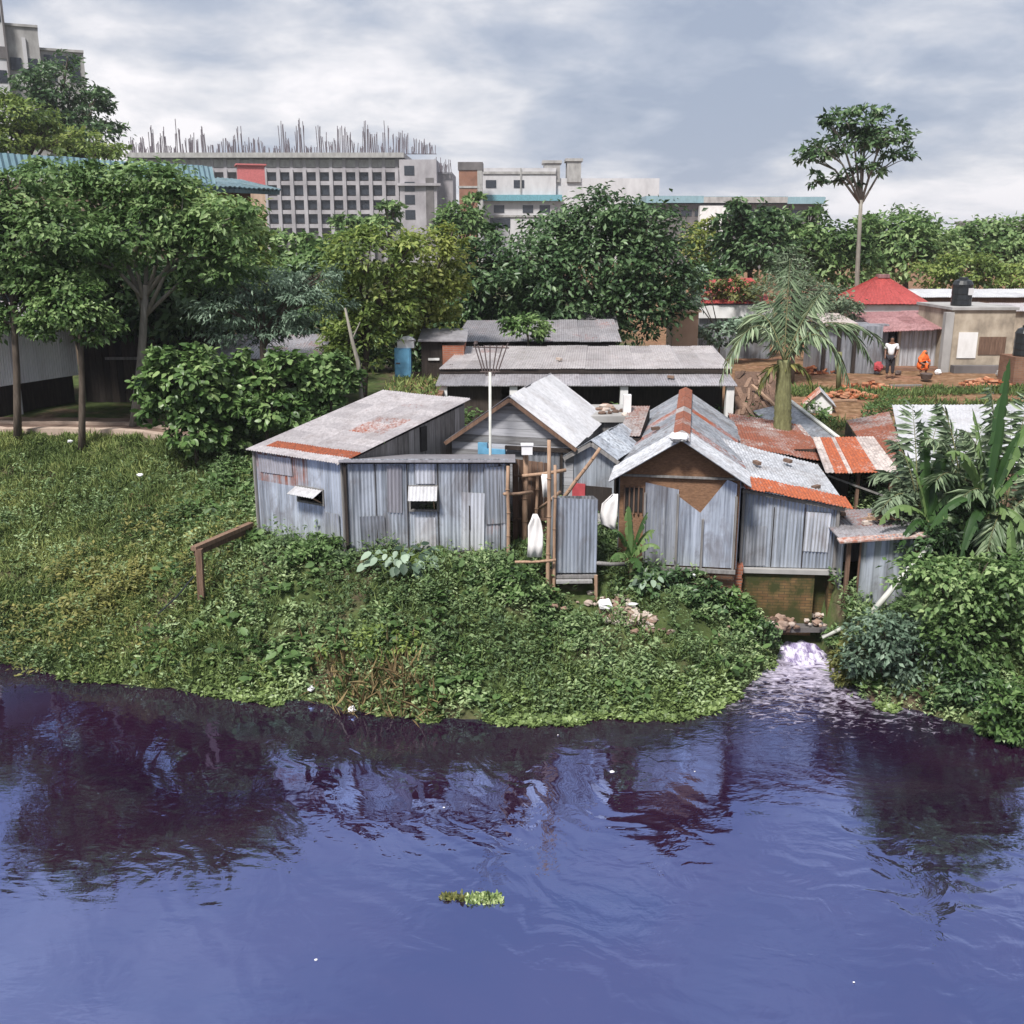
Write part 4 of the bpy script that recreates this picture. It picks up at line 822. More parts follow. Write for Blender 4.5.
m = MB(); m.corr([fr.p(-.2, -.3, zt_), fr.p(Ln + .2, -.3, zt_), fr.p(Ln + .2, 4.2, zt_ + .5), fr.p(-.2, 4.2, zt_ + .5)], .1, .012, .8, 1.5, .2, .01); obj('roof', m, M['tin_weather'], root)
m = MB(); m.bar(fr.p(Ln * .44, -.06, 4.0), fr.p(Ln * .44, -.06, zt_), .22, .06); obj('pale_batten', m, M['tin_white'], root)
a = Frame(px_x(84, 37.5, 5), 37.5, 0); root = thing('plank_shed', 'dark plank shed with a pale rail in the shade behind the trees', 'shed', a.p(0, 0, 4.1)); wS = 4.2
m = MB(); m.planks([a.p(0, 0, 4.0), a.p(wS, 0, 4.0), a.p(wS, 0, 6.7), a.p(0, 0, 6.7)], .24, .03); m.box(0, .05, .05, 3, 4, 6.6, a); m.box(wS - .05, wS, .05, 3, 4, 6.6, a); m.box(0, wS, 2.95, 3, 4, 6.6, a); obj('wall', m, M['wood_dark'], root)  # near-black planks put the shade under the trees into the colour
m = MB(); m.corr([a.p(-.2, -.3, 6.7), a.p(wS + .2, -.3, 6.7), a.p(wS + .2, 3.2, 6.85), a.p(-.2, 3.2, 6.85)], .1, .012, .8, 1.5, .3, .01); obj('roof', m, M['tin_shade'], root)
m = MB(); m.bar(a.p(.9, -.12, 5.75), a.p(2.6, -.12, 5.75), .08, .1); obj('rail', m, M['wood_grey'], root)
# small shed seen between the shrubs
a = Frame(px_x(215, 36., 5), 36., 0); root = thing('grey_hut', 'grey hut with a pale wall panel half hidden behind the big leaved shrubs', 'hut', a.p(0, 0, 3.9)); wS = 3.6
m = MB(); m.box(0, wS, 0, 2.6, 3.8, 6.0, a); obj('wall', m, M['wood_grey'], root)
m = MB(); m.box(.15, .75, -.05, 0, 4.6, 5.75, a); obj('pale_panel', m, M['tin_pale'], root)
m = MB(); m.box(1.0, 3.3, -.04, 0, 5.1, 5.7, a); obj('opening', m, M['painted_void'], root)  # dark sheet on a solid wall, the inner shade is its colour
m = MB(); m.corr([a.p(-.2, -.4, 5.95), a.p(wS + .2, -.4, 5.95), a.p(wS + .2, 2.8, 6.5), a.p(-.2, 2.8, 6.5)], .1, .012, .8, 1.5, .3, .01); obj('roof', m, M['tin_weather'], root)
# grassy bank wall with the blue cabinet
a = Frame(px_x(380, 32.6, 5), 32.6, 0); wS = px_x(441, 32.6, 5) - a.o.x
m = MB(); m.box(0, wS, 0, 6.5, 3.0, 5.05, a); one('retaining_wall', m, M['brick_brown'], 'low brown retaining wall with a grassy top beside the veranda shed', 'wall', a.p(0, 0, 3.0))
b = Frame(px_x(395, 37, 5.2), 37.0, 0); root = thing('blue_cabinet', 'narrow blue metal cabinet standing on the grassy bank', 'cabinet', b.p(0, 0, 5.05))
m = MB(); m.box(0, .58, 0, .5, 5.1, 6.15, b); obj('body', m, M['blue_paint'], root)
m = MB(); m.box(.04, .54, -.025, 0, 5.14, 6.1, b, .8); obj('door', m, M['blue_paint'], root)
m = MB(); m.box(.05, .2, -.05, -.02, 5.6, 5.64, b); obj('handle', m, M['iron'], root)
m = MB(); m.box(.1, .7, .05, .5, 6.15, 6.4, b); m.ball(b.p(.45, .2, 6.45), .3, .2, .12, 8, 6, .5, .2); one('sack', m, M['trash'], 'white sack lying on top of the blue cabinet', 'sack', b.p(.4, .2, 6.15))
root = thing('brick_outhouse', 'small dark brick outhouse between the blue cabinet and veranda roof', 'outhouse', b.p(1.2, .3, 5.05))
m = MB(); m.box(.95, 1.7, .2, 1.6, 5.0, 6.4, b); obj('wall', m, M['wood_dark'], root)
m = MB(); m.box(1.72, 2.5, .1, 1.8, 5.0, 6.25, b); obj('brick_wall', m, M['brick_red'], root)
m = MB(); m.slab([b.p(.85, 0, 6.42), b.p(2.6, 0, 6.42), b.p(2.6, 1.9, 6.7), b.p(.85, 1.9, 6.7)], .04); obj('roof', m, M['tin_weather'], root)
m = MB(); m.box(1.2, 1.6, .14, .2, 5.7, 5.78, b); obj('shelf', m, M['white_paint'], root)
# ------------------------------------------------------------------ right side yard
# K red hip roof house
Y0 = 56.; x0, x1 = px_x(858, Y0, 6.2), px_x(926, Y0, 6.2); ze = zpix(304, Y0); zk = zpix(277, Y0 + 2)
fr = Frame(x0, Y0); Wd = x1 - x0; root = thing('red_roof_house', 'small house with a bright red tin hip roof behind the yard', 'house', fr.p(Wd / 2, 0, 4.2))
m = MB(); m.box(.3, Wd - .3, .3, 4.2, 4.1, ze, fr); obj('wall', m, M['plaster'], root)
m = MB(); c1, c2 = fr.p(Wd * .42, 2.2, zk), fr.p(Wd * .6, 2.2, zk); e0, e1, e2, e3 = fr.p(-.2, -.2, ze), fr.p(Wd + .2, -.2, ze), fr.p(Wd + .2, 4.6, ze), fr.p(-.2, 4.6, ze)
m.corr([e0, e1, c2, c1], .12, .012, .8); m.corr([e1, e2, c2 + V((0, .01, 0)), c2], .12, .012, .8); m.corr([e3, e0, c1, c1 + V((0, .01, 0))], .12, .012, .8); m.corr([e2, e3, c1 + V((0, .02, 0)), c2 + V((0, .02, 0))], .12, .012, .8); obj('roof', m, M['tin_red'], root)
m = MB(); m.box(.0, Wd, .05, .25, ze - .42, ze - .06, fr); obj('fascia', m, M['white_paint'], root)
m = MB(); m.box(Wd * .45, Wd * .62, 2.0, 2.5, zk - .05, zk + .14, fr); obj('ridge_cap', m, M['tin_maroon'], root)
# porch with corrugated front
Y0 = 48.; fr = Frame(px_x(886, Y0, 5), Y0); Wd = px_x(948, Y0, 5) - fr.o.x
root = thing('porch_house', 'porch with a maroon tin roof and pale corrugated front behind the crouching woman', 'house', fr.p(Wd / 2, 0, 4.2))
m = MB(); m.corr([fr.p(.55, 0, 4.2), fr.p(Wd - .2, 0, 4.2), fr.p(Wd - .2, 0, 5.95), fr.p(.55, 0, 5.95)], .2, .02, .8, 0, .15, .01); obj('front_wall', m, M['tin_pale'], root)
m = MB(); m.box(-1.2, .2, .4, 3.2, 4.1, 6.1, fr); m.box(Wd - .2, Wd - .1, .05, 3.2, 4.1, 6.1, fr); m.box(.2, Wd - .2, 3.1, 3.2, 4.1, 6.2, fr); obj('wall', m, M['tin_grey'], root)
m = MB(); m.box(.2, .5, .35, .45, 4.1, 5.9, fr); obj('doorway', m, M['painted_void'], root)  # near-black board painted as the unlit entrance
m = MB(); m.corr([fr.p(-.4, -.6, 5.85), fr.p(Wd + .1, -.6, 6.0), fr.p(Wd + .1, 3.4, 6.55), fr.p(-.7, 3.4, 6.45)], .12, .014, .8, 1.4, .1, .03); obj('roof', m, M['tin_maroon'], root)
m = MB(); m.box(Wd - .2, Wd + .05, -.1, .15, 4.1, 6.0, fr); obj('post', m, M['plaster'], root); m = MB(); m.box(.5, .62, -.08, .08, 4.1, 5.9, fr); obj('post', m, M['plaster'], root)
m = MB(); m.box(-.2, Wd, -.9, 0, 3.9, 4.22, fr); obj('step', m, M['brick_brown'], root)
# L plaster wall building
Y0 = 46.5; fr = Frame(px_x(949, Y0, 5), Y0); Wd = px_x(1011, Y0, 5) - fr.o.x; zt_ = zpix(310, Y0)
root = thing('plaster_house', 'stained cream plaster house with a pale window panel under the black tank', 'house', fr.p(Wd / 2, 0, 4.2))
m = MB(); m.box(0, Wd, 0, 4, 4.1, zt_, fr); obj('wall', m, M['plaster'], root)
m = MB(); m.box(.35, 1.2, -.04, 0, 4.75, 5.9, fr); obj('window', m, M['white_paint'], root)
m = MB(); m.box(1.3, 2.5, -.03, 0, 4.9, 5.7, fr); obj('stained_patch', m, M['wood_brown'], root)
m = MB(); m.box(-.1, Wd + .1, -.1, 4.1, zt_, zt_ + .12, fr); m.box(-.35, .02, -.12, .2, 4.1, zt_ - .1, fr); obj('cornice', m, M['concrete'], root)
m = MB(); m.box(.1, 2.4, -.5, -.06, 4.1, 4.45, fr); obj('plinth', m, M['concrete_dark'], root)
def tank(px, py0, py1, Y, zb, label):
    r_ = .45; c = at(px, py1, Y); c.z = zb; m = MB(); h = 1.25
    rs = [r_ * .96, r_, r_ * .97, r_, r_ * .97, r_, r_ * .97, r_, r_ * .8, r_ * .35]; zs = [0, .06, .25, .3, .5, .55, .8, .95, 1.12, 1.2]
    m.tube([c + V((0, 0, z)) for z in zs], rs, 16); t_ = thing('water_tank', label, 'water tank', c); obj('body', m, M['black_plastic'], t_)
    m = MB(); m.tube([c + V((0, 0, 1.2)), c + V((0, 0, 1.27))], [.2, .19], 12); obj('lid', m, M['black_plastic'], t_)
    m = MB(); m.box(c.x + r_ * .2, c.x + r_ * .7, c.y - r_ - .02, c.y - r_ * .75, zb + .5, zb + .8); obj('badge', m, M['concrete_pale'], t_)
tank(960, 282, 312, 47.6, zt_ + .12, 'black plastic water tank standing on the cream plaster house')
# lower dark tank at the frame edge, on a block
c = at(1022, 356, 43.); m = MB(); m.box(c.x - .5, c.x + .9, c.y - .5, c.y + .9, 3.9, c.z); one('brick_stand', m, M['brick_brown'], 'brown brick stand under the lower black tank beside the plaster house', 'stand', V((c.x, c.y, 4.0)))
tank(1024, 326, 356, 43., c.z, 'black plastic water tank on a brick stand beside the plaster house')
# long white roof and brown roof behind
Y0 = 60.; fr = Frame(px_x(921, Y0, 6.6), Y0); root = thing('white_long_house', 'long house with a pale pinkish roof behind the black water tank', 'house', fr.p(3, 0, 4.2))
m = MB(); m.corr([fr.p(0, 0, zpix(297, Y0)), fr.p(9, 0, zpix(297, Y0)), fr.p(9, 4, zpix(289, 64.)), fr.p(0, 4, zpix(289, 64.))], .12, .014, .8, 2, .1, .03); obj('roof', m, M['tin_white'], root)
m = MB(); m.box(.2, 8.8, .2, 3.8, 4.1, zpix(298, Y0), fr); obj('wall', m, M['wood_brown'], root)
Y0 = 53.; fr = Frame(px_x(968, Y0, 6.3), Y0); root = thing('grey_roof_house', 'low house with a grey roof between the plaster house and pinkish roof', 'house', fr.p(3, 0, 4.2))
m = MB(); m.corr([fr.p(0, 0, zpix(311, Y0)), fr.p(7, 0, zpix(311, Y0)), fr.p(7, 3, zpix(303, 56.)), fr.p(0, 3, zpix(303, 56.))], .12, .014, .8, 2, .2, .03); obj('roof', m, M['tin_roof'], root)
m = MB(); m.box(.2, 6.8, .2, 2.8, 4.1, zpix(312, Y0), fr); obj('wall', m, M['plaster'], root)
# M overgrown red roof house
Y0 = 52.; fr = Frame(px_x(698, Y0, 6), Y0); Wd = px_x(772, Y0, 6) - fr.o.x; root = thing('overgrown_house', 'white walled house whose red roof is half covered in creeper', 'house', fr.p(Wd / 2, 0, 4.2))
m = MB(); m.box(.1, Wd, .1, 4, 4.1, zpix(303, Y0), fr); obj('wall', m, M['tin_grey'], root)
m = MB(); m.corr([fr.p(-.1, -.2, zpix(303, Y0)), fr.p(Wd + .2, -.2, zpix(303, Y0)), fr.p(Wd - .5, 3, zpix(278, 55.)), fr.p(.9, 3, zpix(280, 55.))], .12, .014, .8, 1.5, .1, .03); obj('roof', m, M['tin_red'], root)
m = MB(); m.box(0, Wd, -.1, .08, zpix(318, Y0), zpix(305, Y0), fr); obj('fascia', m, M['white_paint'], root)
# brown hut beside
Y0 = 49.; fr = Frame(px_x(672, Y0, 5), Y0); m = MB(); m.box(0, 1.2, 0, 2, 4.1, zpix(312, Y0), fr); m.slab([fr.p(-.1, -.2, zpix(312, Y0) + .04), fr.p(1.3, -.2, zpix(312, Y0) + .04), fr.p(1.3, 2.2, zpix(308, Y0)), fr.p(-.1, 2.2, zpix(308, Y0))], .05, .9); one('mud_hut', m, M['plaster_peach'], 'small peach walled hut at the edge of the big dark tree', 'hut', fr.p(.6, 0, 4.2))
# grey tin shed behind the palm
Y0 = 46.; fr = Frame(px_x(818, Y0, 5), Y0); Wd = px_x(884, Y0, 5) - fr.o.x; root = thing('palm_shed', 'grey tin shed with a pale orange roof edge behind the palm fronds', 'shed', fr.p(Wd / 2, 0, 4.2))
m = MB(); m.box(.1, Wd - .1, .1, 2.6, 4.1, 6.2, fr); obj('wall', m, M['tin_grey'], root)
m = MB(); m.slab([fr.p(0, -.2, 6.35), fr.p(Wd * .55, -.2, 6.35), fr.p(Wd * .55, 2.8, 6.6), fr.p(0, 2.8, 6.6)], .12); obj('roof', m, M['tin_orange'], root)
for u in (.25, .9, 1.6):
    m = MB(); m.box(u - .07, u + .07, -.05, .1, 4.1, 6.25, fr); obj('post', m, M['wood_dark'], root)
# brick heaps in the yard
HEAPS = [(812, 372, 'heap of orange broken bricks at the foot of the thin banana stem'), (868, 388, 'wide heap of orange broken bricks in front of the porch step'), (850, 396, 'low spread of brown bricks before the green strip'), (988, 384, 'mound of brown rubble before the plaster house')]
for px, py, lb in HEAPS:
    m = MB(); c = on(px, py, 4.15)
    for i in range(70):
        a_, r_ = random.uniform(0, 6.28), random.random() ** .7; p = c + V((math.cos(a_) * r_ * 1.1, math.sin(a_) * r_ * .7, (1 - r_) * .3 * random.random()))
        d_ = V((math.cos(a_ * 3), math.sin(a_ * 3), random.uniform(-.3, .3))).normalized() * .12
        m.bar(p - d_, p + d_, .12, .07, random.random())
    if not 'brick_bits' in M: M['brick_bits'] = m_mix('brick_bits', [(.14, .05, .03), (.38, .13, .06), (.5, .26, .16)], 3, (1, 1, 1), .9, .2, .1, .7)
    one('brick_heap', m, M['brick_bits'], lb, 'brick heap', c, 'brick heaps in the yard')

fq = Frame(.02, 24.6, -8); m = MB(); m.planks([fq.p(0, 0, 2.2), fq.p(.95, 0, 2.2), fq.p(.95, .1, 4.55), fq.p(0, .1, 4.7)], .15, .03); m.bar(fq.p(0, -.04, 3.2), fq.p(.95, -.04, 3.15), .05); m.bar(fq.p(0, -.04, 4.3), fq.p(.95, -.04, 4.25), .05)
one('plank_screen', m, M['wood_brown'], 'brown plank screen between the flat tin shed and the poles', 'screen', fq.p(.4, 0, 2.3))
WG = 'bricks weighing down the tin roofs'
for fr_, u, d, z, lb in ((frE, .5, 1.5, 4.33, 'loose brick on the upper left of the annex roof'), (frE, 1.4, 2.2, 4.25, 'loose brick near the back of the annex roof'), (frE, 1.9, .9, 3.86, 'loose brick just above the orange eave of the annex'), (frL, 4.2, 2.0, 5.83, 'dark brick lying on the long veranda roof'), (frL, 7.9, .5, 5.4, 'brick lying on the lower step of the veranda roof'), (frF, .7, .8, 3.2, 'stone lying on the low roof of the bank hut'), (frF, 1.2, 1.3, 3.26, 'second stone at the back of the bank hut roof'), (frF, .35, 1.6, 3.22, 'pale stone in the rear corner of the bank hut roof'), (frD, .7, 3.2, 4.95, 'brick on the water side slope of the rusty ridged roof')):
    m = MB(); p = fr_.p(u, d, z + .05); a_ = random.uniform(0, 3.1); dd = V((math.cos(a_), math.sin(a_), .08)) * .11; m.bar(p - dd, p + dd, .12, .08, random.random()); one('roof_brick', m, M['rubble'], lb, 'brick', p - V((0, 0, .05)), WG)
m = MB(); p = frF.p(1.0, 1.0, 3.3)
for i in range(12): m.bar(p + V((random.uniform(-.5, .2), random.uniform(-.4, .4), random.uniform(-.04, .06))), p + V((random.uniform(-.2, .6), random.uniform(-.4, .4), random.uniform(0, .1))), random.uniform(.02, .09), .02, random.random())
one('scrap_boards', m, M['bamboo'], 'scrap boards heaped on the low roof of the bank hut', 'boards', p)

def patch(root_name, fr_, u0, u1, z0, z1, tilt, mat, d=-.028):
    m = MB(); m.corr([fr_.p(u0, d, z0), fr_.p(u1, d, z0 + tilt), fr_.p(u1 - tilt, d - .01, z1 + tilt), fr_.p(u0 - tilt, d - .01, z1)], .085, .01, 2, 0, random.random() * .3, .006, .01)
    obj('patch_sheet', m, M[mat], bpy.data.objects[root_name])
patch('tin_lean_to', frB, .35, .95, 2.65, 3.5, .02, 'tin_grey'); patch('tin_lean_to', frB, 2.75, 3.3, 2.66, 4.1, -.03, 'tin_pale'); patch('tin_lean_to', frB, 3.35, 3.82, 3.3, 4.7, .03, 'tin_grey')
patch('tin_lean_to', frB, 1.0, 1.35, 3.6, 4.75, -.02, 'tin_weather')
fA = Frame(-6.47, 25.35, 33); patch('tin_shed', fA, .15, 1.3, 4.25, 4.7, .02, 'tin_weather'); patch('tin_shed', fA, 2.3, 2.8, 2.52, 3.5, .02, 'tin_grey'); patch('tin_annex', frE, .1, .62, 2.08, 3.1, .02, 'tin_grey'); patch('tin_annex', frE, 1.5, 2.1, 2.5, 3.5, -.02, 'tin_pale')
for root_, fr_, us, z0, z1 in (('tin_lean_to', frB, np.arange(.74, 3.8, .74), 2.64, 4.82), ('tin_annex', frE, np.arange(.75, 2.2, .75), 2.08, 3.6)):
    for u in us:
        m = MB(); m.bar(fr_.p(u, -.032, z0), fr_.p(u + random.uniform(-.02, .02), -.03, z1), .02, .012); obj('seam', m, M['wood_dark'], bpy.data.objects[root_])
# things lying about the yard
YD = 'odds and ends lying about the red yard'
for px, py, L_, lb, mt in ((858, 372, .9, 'weathered plank lying before the palm shed', 'wood_brown'), (905, 386, 1.3, 'long grey plank lying across the yard before the crouching person', 'wood_grey'), (950, 388, 1.0, 'dark board lying in front of the cream plaster house', 'wood_dark'), (842, 402, 1.1, 'bleached pole lying behind the tiny pen', 'bamboo'), (975, 380, .8, 'bleached plank by the plinth of the cream plaster house', 'bamboo')):
    p = on(px, py, 4.12); p.z = g1(p.x, p.y) + .04; a_ = random.uniform(-.5, .5); dd = V((math.cos(a_), math.sin(a_), .03)) * L_ / 2; m = MB(); m.bar(p - dd, p + dd, .14, .06, random.random()); one('yard_plank', m, M[mt], lb, 'plank', p, YD)
for px, py, s_, lb, mt in ((820, 362, .22, 'pale sack slumped against the palm shed', 'trash'), (898, 374, .16, 'dark pail beside the crouching person', 'iron'), (938, 374, .15, 'white sack beside the crouching person', 'trash'), (1000, 376, .2, 'grey sack at the corner of the cream plaster house', 'concrete')):
    p = on(px, py, 4.15); p.z = g1(p.x, p.y); m = MB(); m.ball(p + V((0, 0, s_ * .7)), s_, s_ * .8, s_ * .8, 9, 7, .5, .15); one('sack' if 'sack' in lb else 'pail', m, M[mt], lb, 'sack' if 'sack' in lb else 'pail', p, YD)
# ------------------------------------------------------------------ hanging latrine and its poles
BG = 'bamboo poles round the hanging tin closet'
frT = Frame(.98, 22.95, -2); root = thing('hanging_latrine', 'narrow blue grey tin closet raised on posts over the bank', 'latrine', frT.p(.5, 0, 1.4)); wT = 1.0
m = MB(); zb, zt_ = 2.32, 4.15
m.corr([frT.p(0, 0, zb), frT.p(wT, 0, zb), frT.p(wT, 0, zt_ - .06), frT.p(0, 0, zt_)], .085, .012, .5, 0, .1, .01); obj('front_wall', m, M['tin_blue'], root)
m = MB(); m.corr([frT.p(0, .95, zb), frT.p(0, 0, zb), frT.p(0, 0, zt_), frT.p(0, .95, zt_ - .2)], .085, .012, .8); m.corr([frT.p(wT, 0, zb), frT.p(wT, .95, zb), frT.p(wT, .95, zt_ - .2), frT.p(wT, 0, zt_ - .05)], .085, .012, .8); m.corr([frT.p(wT, .95, zb), frT.p(0, .95, zb), frT.p(0, .95, zt_ - .2), frT.p(wT, .95, zt_ - .2)], .085, .012, .8); obj('wall', m, M['tin_grey'], root)
m = MB(); m.box(-.02, wT + .02, -.05, 1, zb - .12, zb - .05, frT); m.box(.05, wT - .1, -.2, .0, zb - .2, zb - .14, frT, .9); obj('floor', m, M['wood_grey'], root)
for u, d in ((-.08, -.05), (wT + .02, -.05), (-.05, .95), (wT, .95)):
    m = MB(); m.tube([frT.p(u, d, 1.0), frT.p(u + random.uniform(-.03, .03), d, zb - .05 if u > 0 else zb + .1)], .045, 7); obj('post', m, M['bamboo'], root)
m = MB(); m.box(.02, wT - .1, .45, .9, .9, zb - .15, frT); obj('brick_footing', m, M['brick_red'], root)
m = MB(); m.box(.32, .62, .40, .46, 1.0, zb - .2, frT); obj('drop_opening', m, M['painted_void'], root)  # shade of the drop painted as a dark board before the bricks
def pole(pb, pt, Y, r_, label, mat='bamboo', zb=None, lean=0.):
    a = at(*pb, Y); b = at(*pt, Y + lean); a.z = min(a.z, g1(a.x, a.y)) - .15 if zb is None else zb
    m = MB(); k = 5; pts = [a.lerp(b, i / k) + V((random.uniform(-.015, .015), random.uniform(-.01, .01), 0)) * (0 < i < k) for i in range(k + 1)]
    m.tube(pts, [r_ * (1.05 - .2 * i / k) for i in range(k + 1)], 7)
    for i in range(1, k): m.tube([pts[i] - V((0, 0, .012)), pts[i] + V((0, 0, .012))], r_ * 1.15, 7, .2)
    return one('bamboo_pole', m, M[mat], label, 'pole', a, BG, True)
pole((548, 620), (549, 440), 22.75, .05, 'tallest bamboo pole, standing at the corner of the blue tin closet')
pole((554, 615), (555, 465), 22.85, .04, 'bamboo pole doubled up against the tall corner pole of the tin closet')
pole((508, 575), (508, 466), 23.4, .045, 'bamboo pole standing at the end of the long flat tin shed')
pole((524, 560), (526, 452), 24.3, .075, 'thick reddish pole carrying the small white box')
pole((536, 560), (537, 470), 24.6, .045, 'thin pole standing behind the hanging white garment')
pole((516, 555), (517, 462), 25.0, .05, 'dark thin pole in the shade beside the plank side wall', 'wood_brown')
pole((562, 500), (600, 448), 24.4, .05, 'bamboo pole slanting up to the eave of the tiny shack', zb=at(562, 500, 24.4).z)
pole((540, 515), (541, 462), 25.3, .04, 'short pole beside the grey door of the plank gable')
def rail(p, q, Yp, Yq, r_, label, mat='bamboo', name='bamboo_rail', grp='bamboo rails between the poles'):
    a, b = at(*p, Yp), at(*q, Yq); m = MB(); m.tube([a, a.lerp(b, .5) - V((0, 0, .02)), b], r_, 6); return one(name, m, M[mat], label, 'rail', a, grp, True)
rail((504, 494), (532, 492), 23.35, 24.2, .04, 'bamboo rail from the end of the flat tin shed to the thick reddish pole')
rail((522, 476), (566, 470), 24.2, 24.4, .045, 'upper bamboo rail tied between the thick reddish pole and slanting pole')
rail((515, 562), (556, 560), 22.8, 22.7, .035, 'lowest rail below the hanging white garment')
rail((596, 563), (626, 564), 23.0, 23.4, .05, 'grey rail running out from the tin closet to the mat fronted house', 'wood_grey')
rail((540, 508), (560, 492), 24.0, 23.3, .04, 'short tilted rail behind the tin closet')
m = MB(); c = at(527, 450, 24.15); m.box(c.x - .13, c.x + .13, c.y - .1, c.y + .1, c.z - .1, c.z + .12); m.box(c.x - .15, c.x + .15, c.y - .12, c.y + .12, c.z + .12, c.z + .15)
one('white_box', m, M['trash'], 'small white box fixed on top of the thick reddish pole', 'box', c - V((0, 0, .1)))
def cloth(name, label, pts, Y, mat, thick=.02, waves=3, amp=.035, cat='garment'):
    # outline rows: (py, x left, x right); a hanging sheet with folds
    m = MB(); rows = []; n = 12
    for py, xa, xb in pts:
        r0 = []
        for i in range(n + 1):
            u = i / n; p = at(xa + (xb - xa) * u, py, Y); r0.append(p + V((0, amp * math.sin(u * waves * 6.28 + py * .15) + .03 * math.sin(py * .3), 0)))
        rows.append((m.add(r0), m.add([q + V((0, thick, 0)) for q in r0])))
    for (a, a2), (b, b2) in zip(rows[:-1], rows[1:]):
        for i in range(n): m.face((b + i, b + i + 1, a + i + 1, a + i)); m.face((a2 + i, a2 + i + 1, b2 + i + 1, b2 + i))
        m.face((a, a2, b2, b)); m.face((b + n, b2 + n, a2 + n, a + n))
    a, a2 = rows[0]; b, b2 = rows[-1]
    for i in range(n): m.face((a + i, a + i + 1, a2 + i + 1, a2 + i)); m.face((b2 + i, b2 + i + 1, b + i + 1, b + i))
    p = at((pts[-1][1] + pts[-1][2]) / 2, pts[-1][0], Y); return one(name, m, M[mat], label, cat, p, None, True)
cloth('hanging_garment', 'white garment hanging from the poles left of the tin closet', [(514, 533, 537), (519, 531, 540), (526, 528, 542), (534, 528, 543), (545, 528, 543), (557, 527, 542)], 22.7, 'cloth', waves=2, amp=.016)
cloth('white_sheet', 'white sheet stretched between the tin closet and mat fronted house', [(494, 612, 618), (504, 602, 618), (516, 600, 617), (524, 601, 616), (530, 613, 616)], 23.5, 'cloth', waves=1.5, amp=.02, cat='sheet')
cloth('pale_towel', 'pale towel hung over the rail behind the tin closet', [(474, 541, 551), (485, 542, 551), (497, 543, 550)], 24.25, 'cloth', waves=1, cat='towel')
# metal pole with a rack of rods
a = at(490, 462, 25.4); b = at(490, 372, 25.4); root = thing('rod_rack', 'thin pale mast carrying a rack of rusty rods above the plank gable', 'mast', V((a.x, a.y, 2.6)))
m = MB(); m.tube([V((a.x, a.y, 2.4)), b], .035, 7); obj('mast', m, M['pipe'], root, smooth=True)
m = MB(); t = at(490, 345, 25.4)
for px in (478, 484, 490, 497, 503): m.tube([b + V((mpp(25.4) * (px - 490) * .3, 0, -.1)), at(px, 345, 25.4)], .016, 5)
for px in (474, 508): m.tube([b + V((mpp(25.4) * (px - 490) * .45, 0, 0)), at(px, 343, 25.4)], .016, 5)
m.tube([at(473, 347, 25.4), at(509, 348, 25.4)], .018, 5); m.tube([at(480, 372, 25.4), at(500, 372, 25.4)], .016, 5)
m.tube([at(476, 344, 25.4), at(476, 341, 25.4)], [.05, .05], 6); obj('rods', m, M['iron'], root)
# handrail by shed A
p0 = at(201, 596, 23.3); p1 = at(199, 549, 23.3); p2 = at(251, 524, 25.3); root = thing('wooden_handrail', 'weathered timber rail on one post beside the rust streaked shed', 'handrail', V((p0.x, p0.y, p0.z)))
m = MB(); m.bar(p0 - V((0, 0, .5)), p1, .15, .15); obj('post', m, M['wood_brown'], root)
m = MB(); m.bar(p1 + V((-.12, -.05, .02)), p2, .16, .1, .8); m.bar(p1 + V((-.1, 0, -.1)), p2 - V((0, 0, .12)), .08, .14, .1); obj('beam', m, M['wood_brown'], root)
c1, c2 = at(194, 576, 23.3), at(158, 614, 22.6); m = MB(); m.tube([c1, c1.lerp(c2, .5) - V((0, 0, .06)), c2], .02, 6); one('cable', m, M['black_plastic'], 'dark cable slanting down the grass from the timber rail', 'cable', c2)
# pale pipe on the drain bank
m = MB(); m.tube([at(864, 622, 22.7), at(886, 596, 22.75), at(906, 572, 22.8), at(930, 545, 22.9)], [.075, .07, .06, .05], 9); one('drain_pipe', m, M['pipe'], 'pale pipe slanting up the bank from the drain past the grey hut', 'pipe', at(864, 622, 22.7), None, True)
# drain mouth
x0, x1 = OUT.x - .62, OUT.x + .62; yb = OUT.y + .25
root = thing('drain_mouth', 'dark concrete drain mouth under rubble pouring violet water', 'drain', V((OUT.x, yb, 0)))
m = MB(); m.box(x0 - .25, x0, yb - .05, yb + 1.8, -.6, .5); m.box(x1, x1 + .22, yb - .05, yb + 1.8, -.6, .5); obj('side_wall', m, M['concrete_dark'], root)
m = MB(); m.box(x0 - .3, x1 + .3, yb - .02, yb + 1.9, .5, .62); obj('slab', m, M['concrete_dark'], root)
m = MB(); m.box(x0, x1, yb + 1.5, yb + 1.6, -.5, .46); m.box(x0, x1, yb, yb + 1.6, -.6, -.1); obj('channel', m, M['painted_void'], root)  # back and floor coloured near black for the shade inside the drain
pc = V((OUT.x + .1, OUT.y + .7, .66)); m = MB()
for i in range(130):
    px_, py_ = random.uniform(-.95, 1.15), random.uniform(-.62, .5); s_ = random.choice((.03, .04, .05, .07, .1, .15)) * random.uniform(.8, 1.2)
    m.ball(pc + V((px_, py_, -.03 + random.random() * .2)), s_, s_ * .8, s_ * .6, 7, 5, random.random(), .28)
one('rubble_pile', m, M['rubble'], 'pale stones and rubble heaped on the drain slab', 'rubble', pc)
m = MB(); m.tube([at(822, 637, 23.0), at(845, 627, 23.0), at(862, 618, 23.0)], [.05, .06, .05], 7); one('pale_pole', m, M['pipe'], 'short pale pole lying on the rubble over the drain', 'pole', at(822, 637, 23.0), None, True)
